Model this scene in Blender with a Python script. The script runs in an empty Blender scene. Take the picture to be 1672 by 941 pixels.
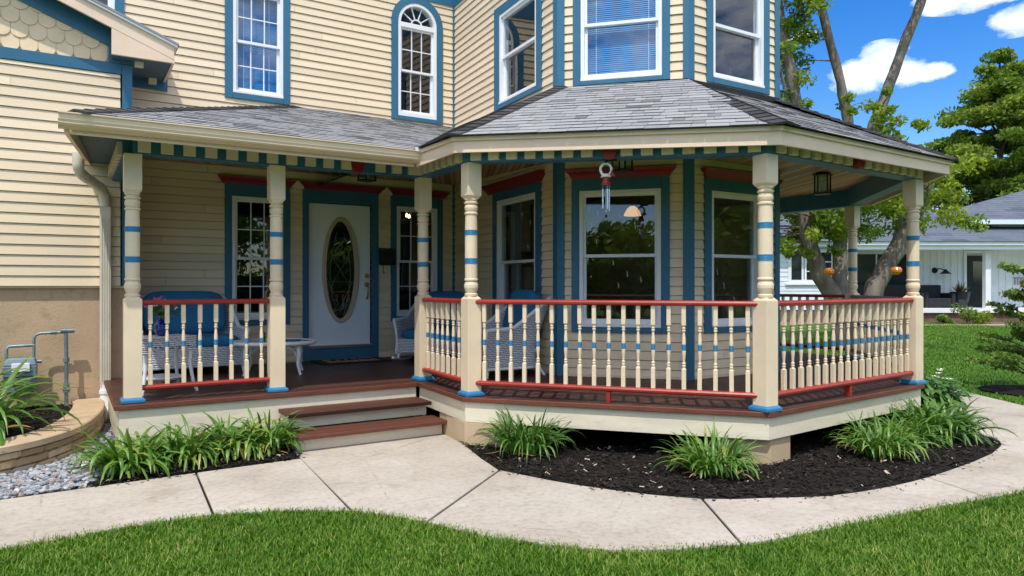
import bpy, math, random
import numpy as np
from mathutils import Vector, Matrix
random.seed(7)
RNG = np.random.default_rng(11)
SC = bpy.context.scene
COL = SC.collection
PI = math.pi
R = math.radians

# ------------------------------------------------------------------ materials
MATS = {}

def new_mat(name):
    m = bpy.data.materials.new(name)
    m.use_nodes = True
    nt = m.node_tree
    nt.nodes.clear()
    out = nt.nodes.new('ShaderNodeOutputMaterial')
    MATS[name] = m
    return m, nt, out

def N(nt, typ, **kw):
    n = nt.nodes.new(typ)
    for k, v in kw.items():
        if k in n.inputs.keys():
            n.inputs[k].default_value = v
        else:
            setattr(n, k, v)
    return n

def L(nt, a, b):
    nt.links.new(a, b)

def mix_rgb(nt, fac, a, b, blend='MIX'):
    n = nt.nodes.new('ShaderNodeMix')
    n.data_type = 'RGBA'
    n.blend_type = blend
    for sock, v in ((n.inputs[0], fac), (n.inputs[6], a), (n.inputs[7], b)):
        if hasattr(v, 'is_linked') or hasattr(v, 'links'):
            nt.links.new(v, sock)
        else:
            sock.default_value = v if not isinstance(v, tuple) or len(v) != 3 else (*v, 1)
    return n.outputs[2]

def math_n(nt, op, a, b=0.0, c=None):
    n = nt.nodes.new('ShaderNodeMath')
    n.operation = op
    for i, v in enumerate((a, b, c)):
        if v is None:
            continue
        if hasattr(v, 'links'):
            nt.links.new(v, n.inputs[i])
        else:
            n.inputs[i].default_value = v
    return n.outputs[0]

def ramp(nt, fac, stops):
    n = nt.nodes.new('ShaderNodeValToRGB')
    cr = n.color_ramp
    while len(cr.elements) < len(stops):
        cr.elements.new(0.5)
    for e, (p, c) in zip(cr.elements, stops):
        e.position = p
        e.color = (*c, 1) if len(c) == 3 else c
    nt.links.new(fac, n.inputs[0])
    return n.outputs[0]

def paint(name, col, rough=0.5, var=0.12, scale=3.0, bump=0.15, bscale=60.0, spec=0.4, stretch=(1, 1, 1), wear=None, wear_amt=0.0, metallic=0.0, bdist=0.004, tone=0.0):
    """painted / plain surface: colour broken by two noises, fine bump, optional wear patches"""
    m, nt, out = new_mat(name)
    tc = N(nt, 'ShaderNodeTexCoord')
    mp = N(nt, 'ShaderNodeMapping')
    mp.inputs['Scale'].default_value = stretch
    L(nt, tc.outputs['Object'], mp.inputs[0])
    n1 = N(nt, 'ShaderNodeTexNoise', Scale=scale, Detail=6.0, Roughness=0.6)
    L(nt, mp.outputs[0], n1.inputs['Vector'])
    n2 = N(nt, 'ShaderNodeTexNoise', Scale=bscale, Detail=4.0)
    L(nt, mp.outputs[0], n2.inputs['Vector'])
    d = tuple(max(0, c * (1 - var)) for c in col)
    b = tuple(min(1, c * (1 + var)) for c in col)
    c = ramp(nt, n1.outputs[0], [(0.3, d), (0.7, b)])
    if wear:
        n3 = N(nt, 'ShaderNodeTexNoise', Scale=scale * 4, Detail=8.0, Roughness=0.7)
        L(nt, mp.outputs[0], n3.inputs['Vector'])
        f = ramp(nt, n3.outputs[0], [(0.60 - 0.1 * wear_amt, (0, 0, 0)), (0.72 - 0.1 * wear_amt, (1, 1, 1))])
        f2 = math_n(nt, 'MULTIPLY', f, wear_amt)
        c = mix_rgb(nt, f2, c, wear)
    if tone:
        at = N(nt, 'ShaderNodeAttribute', attribute_name='tone')
        c = mix_rgb(nt, 1.0, c, ramp(nt, at.outputs['Fac'], [(0.0, (1 - tone, 1 - tone, 1 - tone * .9)), (1.0, (1 + tone * .6, 1 + tone * .6, 1 + tone * .6))]), 'MULTIPLY')
    p = N(nt, 'ShaderNodeBsdfPrincipled', Roughness=rough, Metallic=metallic)
    p.inputs['Specular IOR Level'].default_value = spec
    L(nt, c, p.inputs['Base Color'])
    rr = math_n(nt, 'MULTIPLY_ADD', n2.outputs[0], 0.2, rough - 0.1)
    L(nt, rr, p.inputs['Roughness'])
    bp = N(nt, 'ShaderNodeBump', Strength=bump, Distance=bdist)
    L(nt, n2.outputs[0], bp.inputs['Height'])
    L(nt, bp.outputs[0], p.inputs['Normal'])
    L(nt, p.outputs[0], out.inputs[0])
    return m

def tone_mat(name, stops, rough=0.6, trans=0.0, bump=0.3, bscale=120.0, spec=0.3, noise=0.25, nscale=6.0):
    """colour read from the per-face 'tone' attribute (each shingle, leaf, stone has its own)"""
    m, nt, out = new_mat(name)
    at = N(nt, 'ShaderNodeAttribute', attribute_name='tone')
    tc = N(nt, 'ShaderNodeTexCoord')
    n1 = N(nt, 'ShaderNodeTexNoise', Scale=nscale, Detail=5.0)
    L(nt, tc.outputs['Object'], n1.inputs['Vector'])
    f = math_n(nt, 'ADD', at.outputs['Fac'], math_n(nt, 'MULTIPLY_ADD', n1.outputs[0], noise * 2, -noise))
    c = ramp(nt, f, stops)
    p = N(nt, 'ShaderNodeBsdfPrincipled', Roughness=rough)
    p.inputs['Specular IOR Level'].default_value = spec
    L(nt, c, p.inputs['Base Color'])
    if bump:
        n2 = N(nt, 'ShaderNodeTexNoise', Scale=bscale, Detail=3.0)
        L(nt, tc.outputs['Object'], n2.inputs['Vector'])
        bp = N(nt, 'ShaderNodeBump', Strength=bump, Distance=0.004)
        L(nt, n2.outputs[0], bp.inputs['Height'])
        L(nt, bp.outputs[0], p.inputs['Normal'])
    if trans:
        t = N(nt, 'ShaderNodeBsdfTranslucent')
        tcx = mix_rgb(nt, 1.0, c, (1.25, 1.35, 0.6), 'MULTIPLY')
        L(nt, tcx, t.inputs[0])
        mx = N(nt, 'ShaderNodeMixShader', Fac=trans)
        L(nt, p.outputs[0], mx.inputs[1])
        L(nt, t.outputs[0], mx.inputs[2])
        L(nt, mx.outputs[0], out.inputs[0])
    else:
        L(nt, p.outputs[0], out.inputs[0])
    return m

def plank_mat(name, cols, width, axis, rough=0.45, gap=0.06, grain=8.0, bump=0.4, spec=0.4, angle=0.0):
    """boards of one width running along the other axis; colour varies per board"""
    m, nt, out = new_mat(name)
    tc = N(nt, 'ShaderNodeTexCoord')
    mp = N(nt, 'ShaderNodeMapping')
    mp.inputs['Rotation'].default_value = (0, 0, angle)
    L(nt, tc.outputs['Object'], mp.inputs[0])
    sp = N(nt, 'ShaderNodeSeparateXYZ')
    L(nt, mp.outputs[0], sp.inputs[0])
    across = sp.outputs[axis]
    q = math_n(nt, 'DIVIDE', across, width)
    fl = math_n(nt, 'FLOOR', q)
    fr = math_n(nt, 'FRACT', q)
    wn = N(nt, 'ShaderNodeTexWhiteNoise', noise_dimensions='1D')
    L(nt, fl, wn.inputs['W'])
    mp2 = N(nt, 'ShaderNodeMapping')
    mp2.inputs['Scale'].default_value = (1.2, 16, 16) if axis == 1 else (16, 1.2, 16)
    L(nt, mp.outputs[0], mp2.inputs[0])
    gr = N(nt, 'ShaderNodeTexNoise', Scale=grain * 0.5, Detail=7.0, Roughness=0.65)
    L(nt, mp2.outputs[0], gr.inputs['Vector'])
    f = math_n(nt, 'ADD', math_n(nt, 'MULTIPLY', wn.outputs[0], 0.45), math_n(nt, 'MULTIPLY', gr.outputs[0], 0.55))
    c = ramp(nt, f, [(0.2, cols[0]), (0.5, cols[1]), (0.8, cols[2])])
    edge = math_n(nt, 'MINIMUM', fr, math_n(nt, 'SUBTRACT', 1.0, fr))
    g = ramp(nt, edge, [(gap * 0.5, (0, 0, 0)), (gap, (1, 1, 1))])
    c = mix_rgb(nt, g, tuple(x * 0.35 for x in cols[0]), c)
    p = N(nt, 'ShaderNodeBsdfPrincipled', Roughness=rough)
    p.inputs['Specular IOR Level'].default_value = spec
    L(nt, c, p.inputs['Base Color'])
    L(nt, math_n(nt, 'MULTIPLY_ADD', gr.outputs[0], 0.35, rough - 0.15), p.inputs['Roughness'])
    h = math_n(nt, 'ADD', math_n(nt, 'MULTIPLY', g, 1.0), math_n(nt, 'MULTIPLY', gr.outputs[0], 0.25))
    bp = N(nt, 'ShaderNodeBump', Strength=bump, Distance=0.004)
    L(nt, h, bp.inputs['Height'])
    L(nt, bp.outputs[0], p.inputs['Normal'])
    L(nt, p.outputs[0], out.inputs[0])
    return m

def glass_mat(name, tint=(0.8, 0.85, 0.85), ior=1.75, wave=0.0):
    m, nt, out = new_mat(name)
    tr = N(nt, 'ShaderNodeBsdfTransparent')
    tr.inputs[0].default_value = (*tint, 1)
    gl = N(nt, 'ShaderNodeBsdfGlossy', Roughness=0.005)
    gl.inputs[0].default_value = (0.95, 0.97, 1, 1)
    lw = N(nt, 'ShaderNodeLayerWeight', Blend=0.5)
    f0 = ((ior - 1) / (ior + 1)) ** 2
    frv = math_n(nt, 'MULTIPLY_ADD', math_n(nt, 'POWER', lw.outputs['Facing'], 4.0), 1 - f0, f0)
    if wave:
        tc = N(nt, 'ShaderNodeTexCoord')
        nz = N(nt, 'ShaderNodeTexNoise', Scale=2.2, Detail=1.0)
        L(nt, tc.outputs['Object'], nz.inputs['Vector'])
        bp = N(nt, 'ShaderNodeBump', Strength=wave, Distance=0.02)
        L(nt, nz.outputs[0], bp.inputs['Height'])
        L(nt, bp.outputs[0], gl.inputs['Normal'])
    mx = N(nt, 'ShaderNodeMixShader')
    L(nt, frv, mx.inputs[0])
    L(nt, tr.outputs[0], mx.inputs[1])
    L(nt, gl.outputs[0], mx.inputs[2])
    L(nt, mx.outputs[0], out.inputs[0])
    return m

def emit_mat(name, col, strength):
    m, nt, out = new_mat(name)
    e = N(nt, 'ShaderNodeEmission', Strength=strength)
    e.inputs[0].default_value = (*col, 1)
    L(nt, e.outputs[0], out.inputs[0])
    return m

CREAM = (0.79, 0.64, 0.45)
siding = paint('cream siding', CREAM, rough=0.55, var=0.05, scale=1.2, bump=0.25, bscale=35, stretch=(0.5, 0.5, 3), spec=0.3, tone=0.10, wear=(0.60, 0.47, 0.31), wear_amt=0.25)
creamtrim = paint('cream trim paint', (0.76, 0.62, 0.435), rough=0.42, var=0.08, scale=2.5, bump=0.2, bscale=45, wear=(0.42, 0.36, 0.27), wear_amt=0.15)
peach = paint('peach fascia paint', (0.80, 0.61, 0.45), rough=0.5, var=0.06, scale=2, bump=0.2, bscale=40, stretch=(1, 1, 4))
skirtm = paint('weathered cream board', (0.74, 0.66, 0.50), rough=0.55, var=0.1, scale=2.0, bump=0.35, bscale=30, stretch=(1, 1, 6), wear=(0.50, 0.46, 0.36), wear_amt=0.5)
blue = paint('blue trim paint', (0.034, 0.140, 0.235), rough=0.42, var=0.1, scale=3, bump=0.15, bscale=50)
bluelt = paint('bright blue paint', (0.03, 0.19, 0.38), rough=0.4, var=0.1, scale=5, bump=0.1)
redp = paint('barn red paint', (0.31, 0.028, 0.018), rough=0.38, var=0.15, scale=5, bump=0.15, bscale=70)
redmold = paint('dark red moulding paint', (0.23, 0.016, 0.016), rough=0.45, var=0.15, scale=4, bump=0.1)
white = paint('white vinyl', (0.80, 0.81, 0.83), rough=0.35, var=0.03, scale=4, bump=0.05)
doorwhite = paint('white door paint', (0.80, 0.83, 0.86), rough=0.4, var=0.03, scale=2, bump=0.1, bscale=80)
stucco = paint('tan stucco', (0.52, 0.375, 0.24), rough=0.85, var=0.12, scale=1.6, bump=0.5, bscale=45, spec=0.15, wear=(0.36, 0.25, 0.16), wear_amt=0.6, bdist=0.008)
pierm = paint('tan pier stucco', (0.50, 0.38, 0.24), rough=0.85, var=0.1, scale=3, bump=0.5, bscale=60, spec=0.15)
soffitm = paint('grey blue soffit', (0.06, 0.11, 0.15), rough=0.6, var=0.08)
stepwood = plank_mat('step boards', [(0.075, 0.024, 0.014), (0.125, 0.042, 0.026), (0.18, 0.065, 0.042)], 0.14, 1, rough=0.5, gap=0.03)
deckwood = plank_mat('deck boards', [(0.045, 0.018, 0.012), (0.08, 0.031, 0.021), (0.125, 0.052, 0.036)], 0.085, 1, rough=0.42, gap=0.07, spec=0.35)
deckedge = paint('deck edge stain', (0.15, 0.045, 0.027), rough=0.5, var=0.2, scale=6, bump=0.2, stretch=(1, 1, 5))
ceilwood = plank_mat('ceiling boards', [(0.26, 0.13, 0.05), (0.52, 0.30, 0.13), (0.70, 0.46, 0.22)], 0.075, 0, rough=0.5, gap=0.1, grain=5, angle=R(28))
shingle = tone_mat('roof shingles', [(0.0, (0.05, 0.05, 0.052)), (0.25, (0.17, 0.168, 0.168)), (0.5, (0.29, 0.292, 0.295)), (0.7, (0.34, 0.33, 0.32)), (1.0, (0.42, 0.42, 0.42))], rough=0.9, bump=0.3, bscale=160, noise=0.05, nscale=9, spec=0.1)
hipcap = tone_mat('hip cap shingles', [(0.0, (0.035, 0.034, 0.036)), (1.0, (0.085, 0.078, 0.078))], rough=0.85, bump=0.8, bscale=160, spec=0.2)
nshingle = tone_mat('blue grey shingles', [(0.0, (0.07, 0.08, 0.10)), (1.0, (0.17, 0.19, 0.235))], rough=0.85, bump=0.5, spec=0.2)
glass = glass_mat('window glass', (0.70, 0.77, 0.77), 1.95, 0.035)
glassup = glass_mat('upstairs glass', (0.85, 0.9, 0.92), 1.9, 0.02)
tableglass = glass_mat('table glass', (0.75, 0.88, 0.88), 1.5)
blindm = paint('blue blind slats', (0.055, 0.33, 0.72), rough=0.5, var=0.05)
blindg = paint('grey screen mesh', (0.05, 0.06, 0.07), rough=0.7, var=0.1)
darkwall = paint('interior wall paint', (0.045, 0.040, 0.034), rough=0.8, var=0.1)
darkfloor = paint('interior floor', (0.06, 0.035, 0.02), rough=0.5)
curtainm = paint('sheer curtain', (0.30, 0.29, 0.27), rough=0.9, var=0.1)
blackm = paint('black metal', (0.012, 0.012, 0.013), rough=0.4, var=0.1, metallic=0.3)
brass = paint('aged brass', (0.55, 0.38, 0.14), rough=0.3, var=0.1, metallic=1.0)
lead = paint('lead came', (0.25, 0.25, 0.24), rough=0.4, metallic=0.8)
gutterm = paint('cream gutter', (0.74, 0.585, 0.41), rough=0.35, var=0.04, scale=3, bump=0.05, spec=0.5)
downm = paint('pale downspout', (0.66, 0.60, 0.48), rough=0.35, var=0.08, scale=4, bump=0.08, spec=0.5)
concrete = None
cushion = paint('teal blue cushion', (0.03, 0.16, 0.31), rough=0.85, var=0.12, scale=5, bump=0.25, bscale=200, spec=0.15)
silver = paint('chime aluminium', (0.75, 0.76, 0.78), rough=0.2, metallic=1.0, var=0.03)
bluevase = paint('cobalt glass', (0.006, 0.012, 0.16), rough=0.05, spec=0.9, bump=0)
tealjar = paint('teal glass', (0.01, 0.13, 0.16), rough=0.08, spec=0.9, bump=0)
metergrey = paint('meter paint', (0.16, 0.23, 0.27), rough=0.5, var=0.15, scale=8, metallic=0.2)
pipegrey = paint('galvanised pipe', (0.20, 0.26, 0.28), rough=0.45, var=0.25, scale=12, metallic=0.5)
bark = paint('bark', (0.215, 0.18, 0.15), rough=0.9, var=0.45, scale=6, bump=1.0, bscale=14, spec=0.1, stretch=(1, 1, 0.35), wear=(0.09, 0.07, 0.055), wear_amt=0.6, bdist=0.03)
darkbark = paint('dark bark', (0.09, 0.07, 0.055), rough=0.9, var=0.3, scale=5, bump=0.8, bscale=12, spec=0.1, bdist=0.03)
soil = paint('mulch soil', (0.020, 0.017, 0.015), rough=0.95, var=0.4, scale=14, bump=1.0, bscale=40, spec=0.1, bdist=0.02)
chipm = tone_mat('mulch chips', [(0.0, (0.009, 0.008, 0.007)), (0.80, (0.036, 0.028, 0.024)), (0.93, (0.06, 0.045, 0.035)), (0.96, (0.38, 0.26, 0.16)), (1.0, (0.5, 0.42, 0.33))], rough=0.9, bump=0, noise=0.02, spec=0.1)
pebblem = tone_mat('river pebbles', [(0.0, (0.10, 0.11, 0.13)), (0.45, (0.27, 0.29, 0.32)), (0.7, (0.42, 0.43, 0.44)), (0.85, (0.26, 0.17, 0.12)), (1.0, (0.55, 0.53, 0.50))], rough=0.6, bump=0.2, noise=0.08, nscale=30)
stonem = tone_mat('planter stone', [(0.0, (0.14, 0.09, 0.05)), (0.15, (0.30, 0.20, 0.11)), (0.5, (0.48, 0.35, 0.20)), (0.8, (0.60, 0.46, 0.29)), (1.0, (0.36, 0.33, 0.29))], rough=0.85, bump=0.9, bscale=35, noise=0.2, nscale=9, spec=0.15)
capstone = paint('planter cap stone', (0.53, 0.39, 0.25), rough=0.85, var=0.12, scale=5, bump=0.4, bscale=40, spec=0.15)
lilym = tone_mat('daylily leaves', [(0.0, (0.035, 0.10, 0.014)), (0.5, (0.085, 0.20, 0.028)), (0.85, (0.16, 0.30, 0.045)), (1.0, (0.34, 0.32, 0.07))], rough=0.38, trans=0.25, bump=0, noise=0.12, nscale=10, spec=0.5)
lilyd = tone_mat('old leaf bases', [(0.0, (0.20, 0.12, 0.05)), (1.0, (0.36, 0.22, 0.09))], rough=0.8, bump=0)
hostam = tone_mat('broad leaves', [(0.0, (0.03, 0.10, 0.015)), (0.6, (0.085, 0.20, 0.03)), (1.0, (0.18, 0.31, 0.055))], rough=0.4, trans=0.2, bump=0, noise=0.12, spec=0.5)
petalw = paint('white petals', (0.8, 0.8, 0.74), rough=0.7)
petalp = paint('pink petals', (0.62, 0.16, 0.30), rough=0.7, var=0.3, scale=20)
petalv = paint('violet petals', (0.22, 0.12, 0.42), rough=0.7, var=0.3, scale=20)
leafd = tone_mat('dark tree leaves', [(0.0, (0.06, 0.115, 0.014)), (0.45, (0.155, 0.235, 0.026)), (0.8, (0.27, 0.335, 0.04)), (1.0, (0.37, 0.38, 0.07))], rough=0.5, trans=0.4, bump=0, noise=0.12, nscale=0.5)
leafl = tone_mat('spring leaves', [(0.0, (0.08, 0.15, 0.012)), (0.5, (0.19, 0.28, 0.022)), (1.0, (0.38, 0.42, 0.05))], rough=0.5, trans=0.4, bump=0, noise=0.12, nscale=0.8)
leafs = tone_mat('shrub leaves', [(0.0, (0.06, 0.11, 0.024)), (0.55, (0.15, 0.24, 0.04)), (0.95, (0.24, 0.32, 0.06)), (1.0, (0.24, 0.12, 0.05))], rough=0.5, trans=0.25, bump=0, noise=0.15, nscale=3)
grassm = tone_mat('grass blades', [(0.0, (0.04, 0.115, 0.008)), (0.5, (0.10, 0.215, 0.014)), (0.85, (0.18, 0.30, 0.03)), (1.0, (0.36, 0.34, 0.10))], rough=0.5, trans=0.3, bump=0, noise=0.28, nscale=1.3)
nsiding = paint('pale grey siding', (0.68, 0.75, 0.80), rough=0.6, var=0.05)
nwhite = paint('white house trim', (0.80, 0.82, 0.84), rough=0.5, var=0.04)
ndark = paint('charcoal upholstery', (0.016, 0.018, 0.022), rough=0.7, var=0.2)
nbrick = paint('brown foundation', (0.17, 0.105, 0.08), rough=0.9, var=0.3, scale=5)
orangeg = paint('orange glass', (0.75, 0.20, 0.025), rough=0.2, spec=0.7, var=0.25, scale=12)
matrub = paint('black rubber', (0.010, 0.010, 0.011), rough=0.7)
matcoir = paint('tan coir', (0.33, 0.22, 0.115), rough=0.95, bump=0.6, bscale=180, var=0.2, scale=20)
terra = paint('black glazed pot', (0.012, 0.015, 0.025), rough=0.3, spec=0.6)
lampglow = emit_mat('lamp shade glow', (1.0, 0.52, 0.22), 0.55)
bulbglow = emit_mat('bulb glow', (1.0, 0.6, 0.25), 8.0)

def wicker_material():
    m, nt, out = new_mat('white wicker')
    tc = N(nt, 'ShaderNodeTexCoord')
    w1 = N(nt, 'ShaderNodeTexWave', wave_type='BANDS', bands_direction='Z', Scale=15.0, Distortion=3.0)
    w1.inputs['Detail'].default_value = 2.0
    w1.inputs['Detail Scale'].default_value = 2.0
    L(nt, tc.outputs['Object'], w1.inputs['Vector'])
    w2 = N(nt, 'ShaderNodeTexWave', wave_type='BANDS', bands_direction='DIAGONAL', Scale=11.0, Distortion=1.5)
    L(nt, tc.outputs['Object'], w2.inputs['Vector'])
    h = math_n(nt, 'MULTIPLY', w1.outputs['Fac'], math_n(nt, 'MULTIPLY_ADD', w2.outputs['Fac'], 0.5, 0.5))
    c = ramp(nt, h, [(0.03, (0.16, 0.18, 0.22)), (0.28, (0.60, 0.62, 0.66)), (0.7, (0.82, 0.83, 0.86))])
    p = N(nt, 'ShaderNodeBsdfPrincipled', Roughness=0.5)
    L(nt, c, p.inputs['Base Color'])
    bp = N(nt, 'ShaderNodeBump', Strength=0.8, Distance=0.008)
    L(nt, h, bp.inputs['Height'])
    L(nt, bp.outputs[0], p.inputs['Normal'])
    L(nt, p.outputs[0], out.inputs[0])
    return m
wicker = wicker_material()

def concrete_material():
    m, nt, out = new_mat('broom finished concrete')
    tc = N(nt, 'ShaderNodeTexCoord')
    n1 = N(nt, 'ShaderNodeTexNoise', Scale=1.1, Detail=8.0, Roughness=0.65)
    n2 = N(nt, 'ShaderNodeTexNoise', Scale=22.0, Detail=6.0, Roughness=0.7)
    n3 = N(nt, 'ShaderNodeTexVoronoi', Scale=55.0)
    n4 = N(nt, 'ShaderNodeTexNoise', Scale=160.0, Detail=3.0)
    for n in (n1, n2, n3, n4):
        L(nt, tc.outputs['Object'], n.inputs['Vector'])
    c = ramp(nt, n1.outputs[0], [(0.32, (0.41, 0.358, 0.30)), (0.5, (0.485, 0.43, 0.365)), (0.68, (0.54, 0.49, 0.425))])
    c2 = ramp(nt, n2.outputs[0], [(0.3, (0.74, 0.73, 0.71)), (0.5, (0.97, 0.97, 0.97)), (0.7, (1.08, 1.06, 1.02))])
    c = mix_rgb(nt, 1.0, c, c2, 'MULTIPLY')
    at = N(nt, 'ShaderNodeAttribute', attribute_name='tone')
    c = mix_rgb(nt, 1.0, c, ramp(nt, at.outputs['Fac'], [(0.0, (0.90, 0.89, 0.87)), (1.0, (1.05, 1.05, 1.06))]), 'MULTIPLY')
    n5 = N(nt, 'ShaderNodeTexNoise', Scale=2.6, Detail=9.0, Roughness=0.7, Distortion=0.6)
    L(nt, tc.outputs['Object'], n5.inputs['Vector'])
    c = mix_rgb(nt, 1.0, c, ramp(nt, n5.outputs[0], [(0.30, (0.80, 0.78, 0.74)), (0.44, (0.97, 0.965, 0.95)), (0.6, (1.02, 1.02, 1.02))]), 'MULTIPLY')
    vc = N(nt, 'ShaderNodeTexVoronoi', feature='DISTANCE_TO_EDGE', Scale=0.42)
    vm = mix_rgb(nt, 0.06, tc.outputs['Object'], n2.outputs['Color'])
    L(nt, vm, vc.inputs['Vector'])
    ck = ramp(nt, vc.outputs['Distance'], [(0.0006, (1, 1, 1)), (0.0016, (0, 0, 0))])
    ck = math_n(nt, 'MULTIPLY', ck, ramp(nt, n5.outputs[0], [(0.5, (0, 0, 0)), (0.58, (0.55, 0.55, 0.55))]))
    c = mix_rgb(nt, ck, c, (0.16, 0.14, 0.12))
    sp = ramp(nt, n3.outputs['Distance'], [(0.06, (1, 1, 1)), (0.12, (0, 0, 0))])
    gate = ramp(nt, n2.outputs[0], [(0.46, (0, 0, 0)), (0.56, (1, 1, 1))])
    spf = math_n(nt, 'MULTIPLY', math_n(nt, 'MULTIPLY', sp, gate), 0.6)
    c = mix_rgb(nt, spf, c, (0.20, 0.15, 0.12))
    p = N(nt, 'ShaderNodeBsdfPrincipled', Roughness=0.85)
    p.inputs['Specular IOR Level'].default_value = 0.25
    L(nt, c, p.inputs['Base Color'])
    bp = N(nt, 'ShaderNodeBump', Strength=0.35, Distance=0.004)
    L(nt, math_n(nt, 'ADD', n4.outputs[0], n2.outputs[0]), bp.inputs['Height'])
    L(nt, bp.outputs[0], p.inputs['Normal'])
    L(nt, p.outputs[0], out.inputs[0])
    return m
concrete = concrete_material()

def lawn_material():
    m, nt, out = new_mat('lawn')
    tc = N(nt, 'ShaderNodeTexCoord')
    n1 = N(nt, 'ShaderNodeTexNoise', Scale=0.55, Detail=4.0)
    n2 = N(nt, 'ShaderNodeTexNoise', Scale=14.0, Detail=8.0, Roughness=0.75)
    n3 = N(nt, 'ShaderNodeTexNoise', Scale=70.0, Detail=5.0, Roughness=0.7)
    for n in (n1, n2, n3):
        L(nt, tc.outputs['Object'], n.inputs['Vector'])
    f = math_n(nt, 'ADD', math_n(nt, 'MULTIPLY', n1.outputs[0], 0.45), math_n(nt, 'ADD', math_n(nt, 'MULTIPLY', n2.outputs[0], 0.3), math_n(nt, 'MULTIPLY', n3.outputs[0], 0.25)))
    c = ramp(nt, f, [(0.33, (0.028, 0.085, 0.008)), (0.5, (0.065, 0.165, 0.014)), (0.66, (0.13, 0.24, 0.028))])
    p = N(nt, 'ShaderNodeBsdfPrincipled', Roughness=0.8)
    p.inputs['Specular IOR Level'].default_value = 0.15
    L(nt, c, p.inputs['Base Color'])
    bp = N(nt, 'ShaderNodeBump', Strength=0.8, Distance=0.03)
    L(nt, n3.outputs[0], bp.inputs['Height'])
    L(nt, bp.outputs[0], p.inputs['Normal'])
    L(nt, p.outputs[0], out.inputs[0])
    return m
lawnm = lawn_material()

# ------------------------------------------------------------------ objects
ROOT = {}

def thing(name, label, cat, loc=(0, 0, 0), rz=0.0, group=None):
    o = bpy.data.objects.new(name, None)
    o.empty_display_size = 0.2
    COL.objects.link(o)
    o.location = loc
    o.rotation_euler = (0, 0, rz)
    o['label'] = label
    o['category'] = cat
    if group:
        o['group'] = group
    ROOT[o.name] = Matrix.Translation(loc) @ Matrix.Rotation(rz, 4, 'Z')
    return o

def tag(o, label, cat, group=None):
    o['label'] = label
    o['category'] = cat
    if group:
        o['group'] = group
    return o

def top(o):
    while o.parent:
        o = o.parent
    return o

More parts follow.
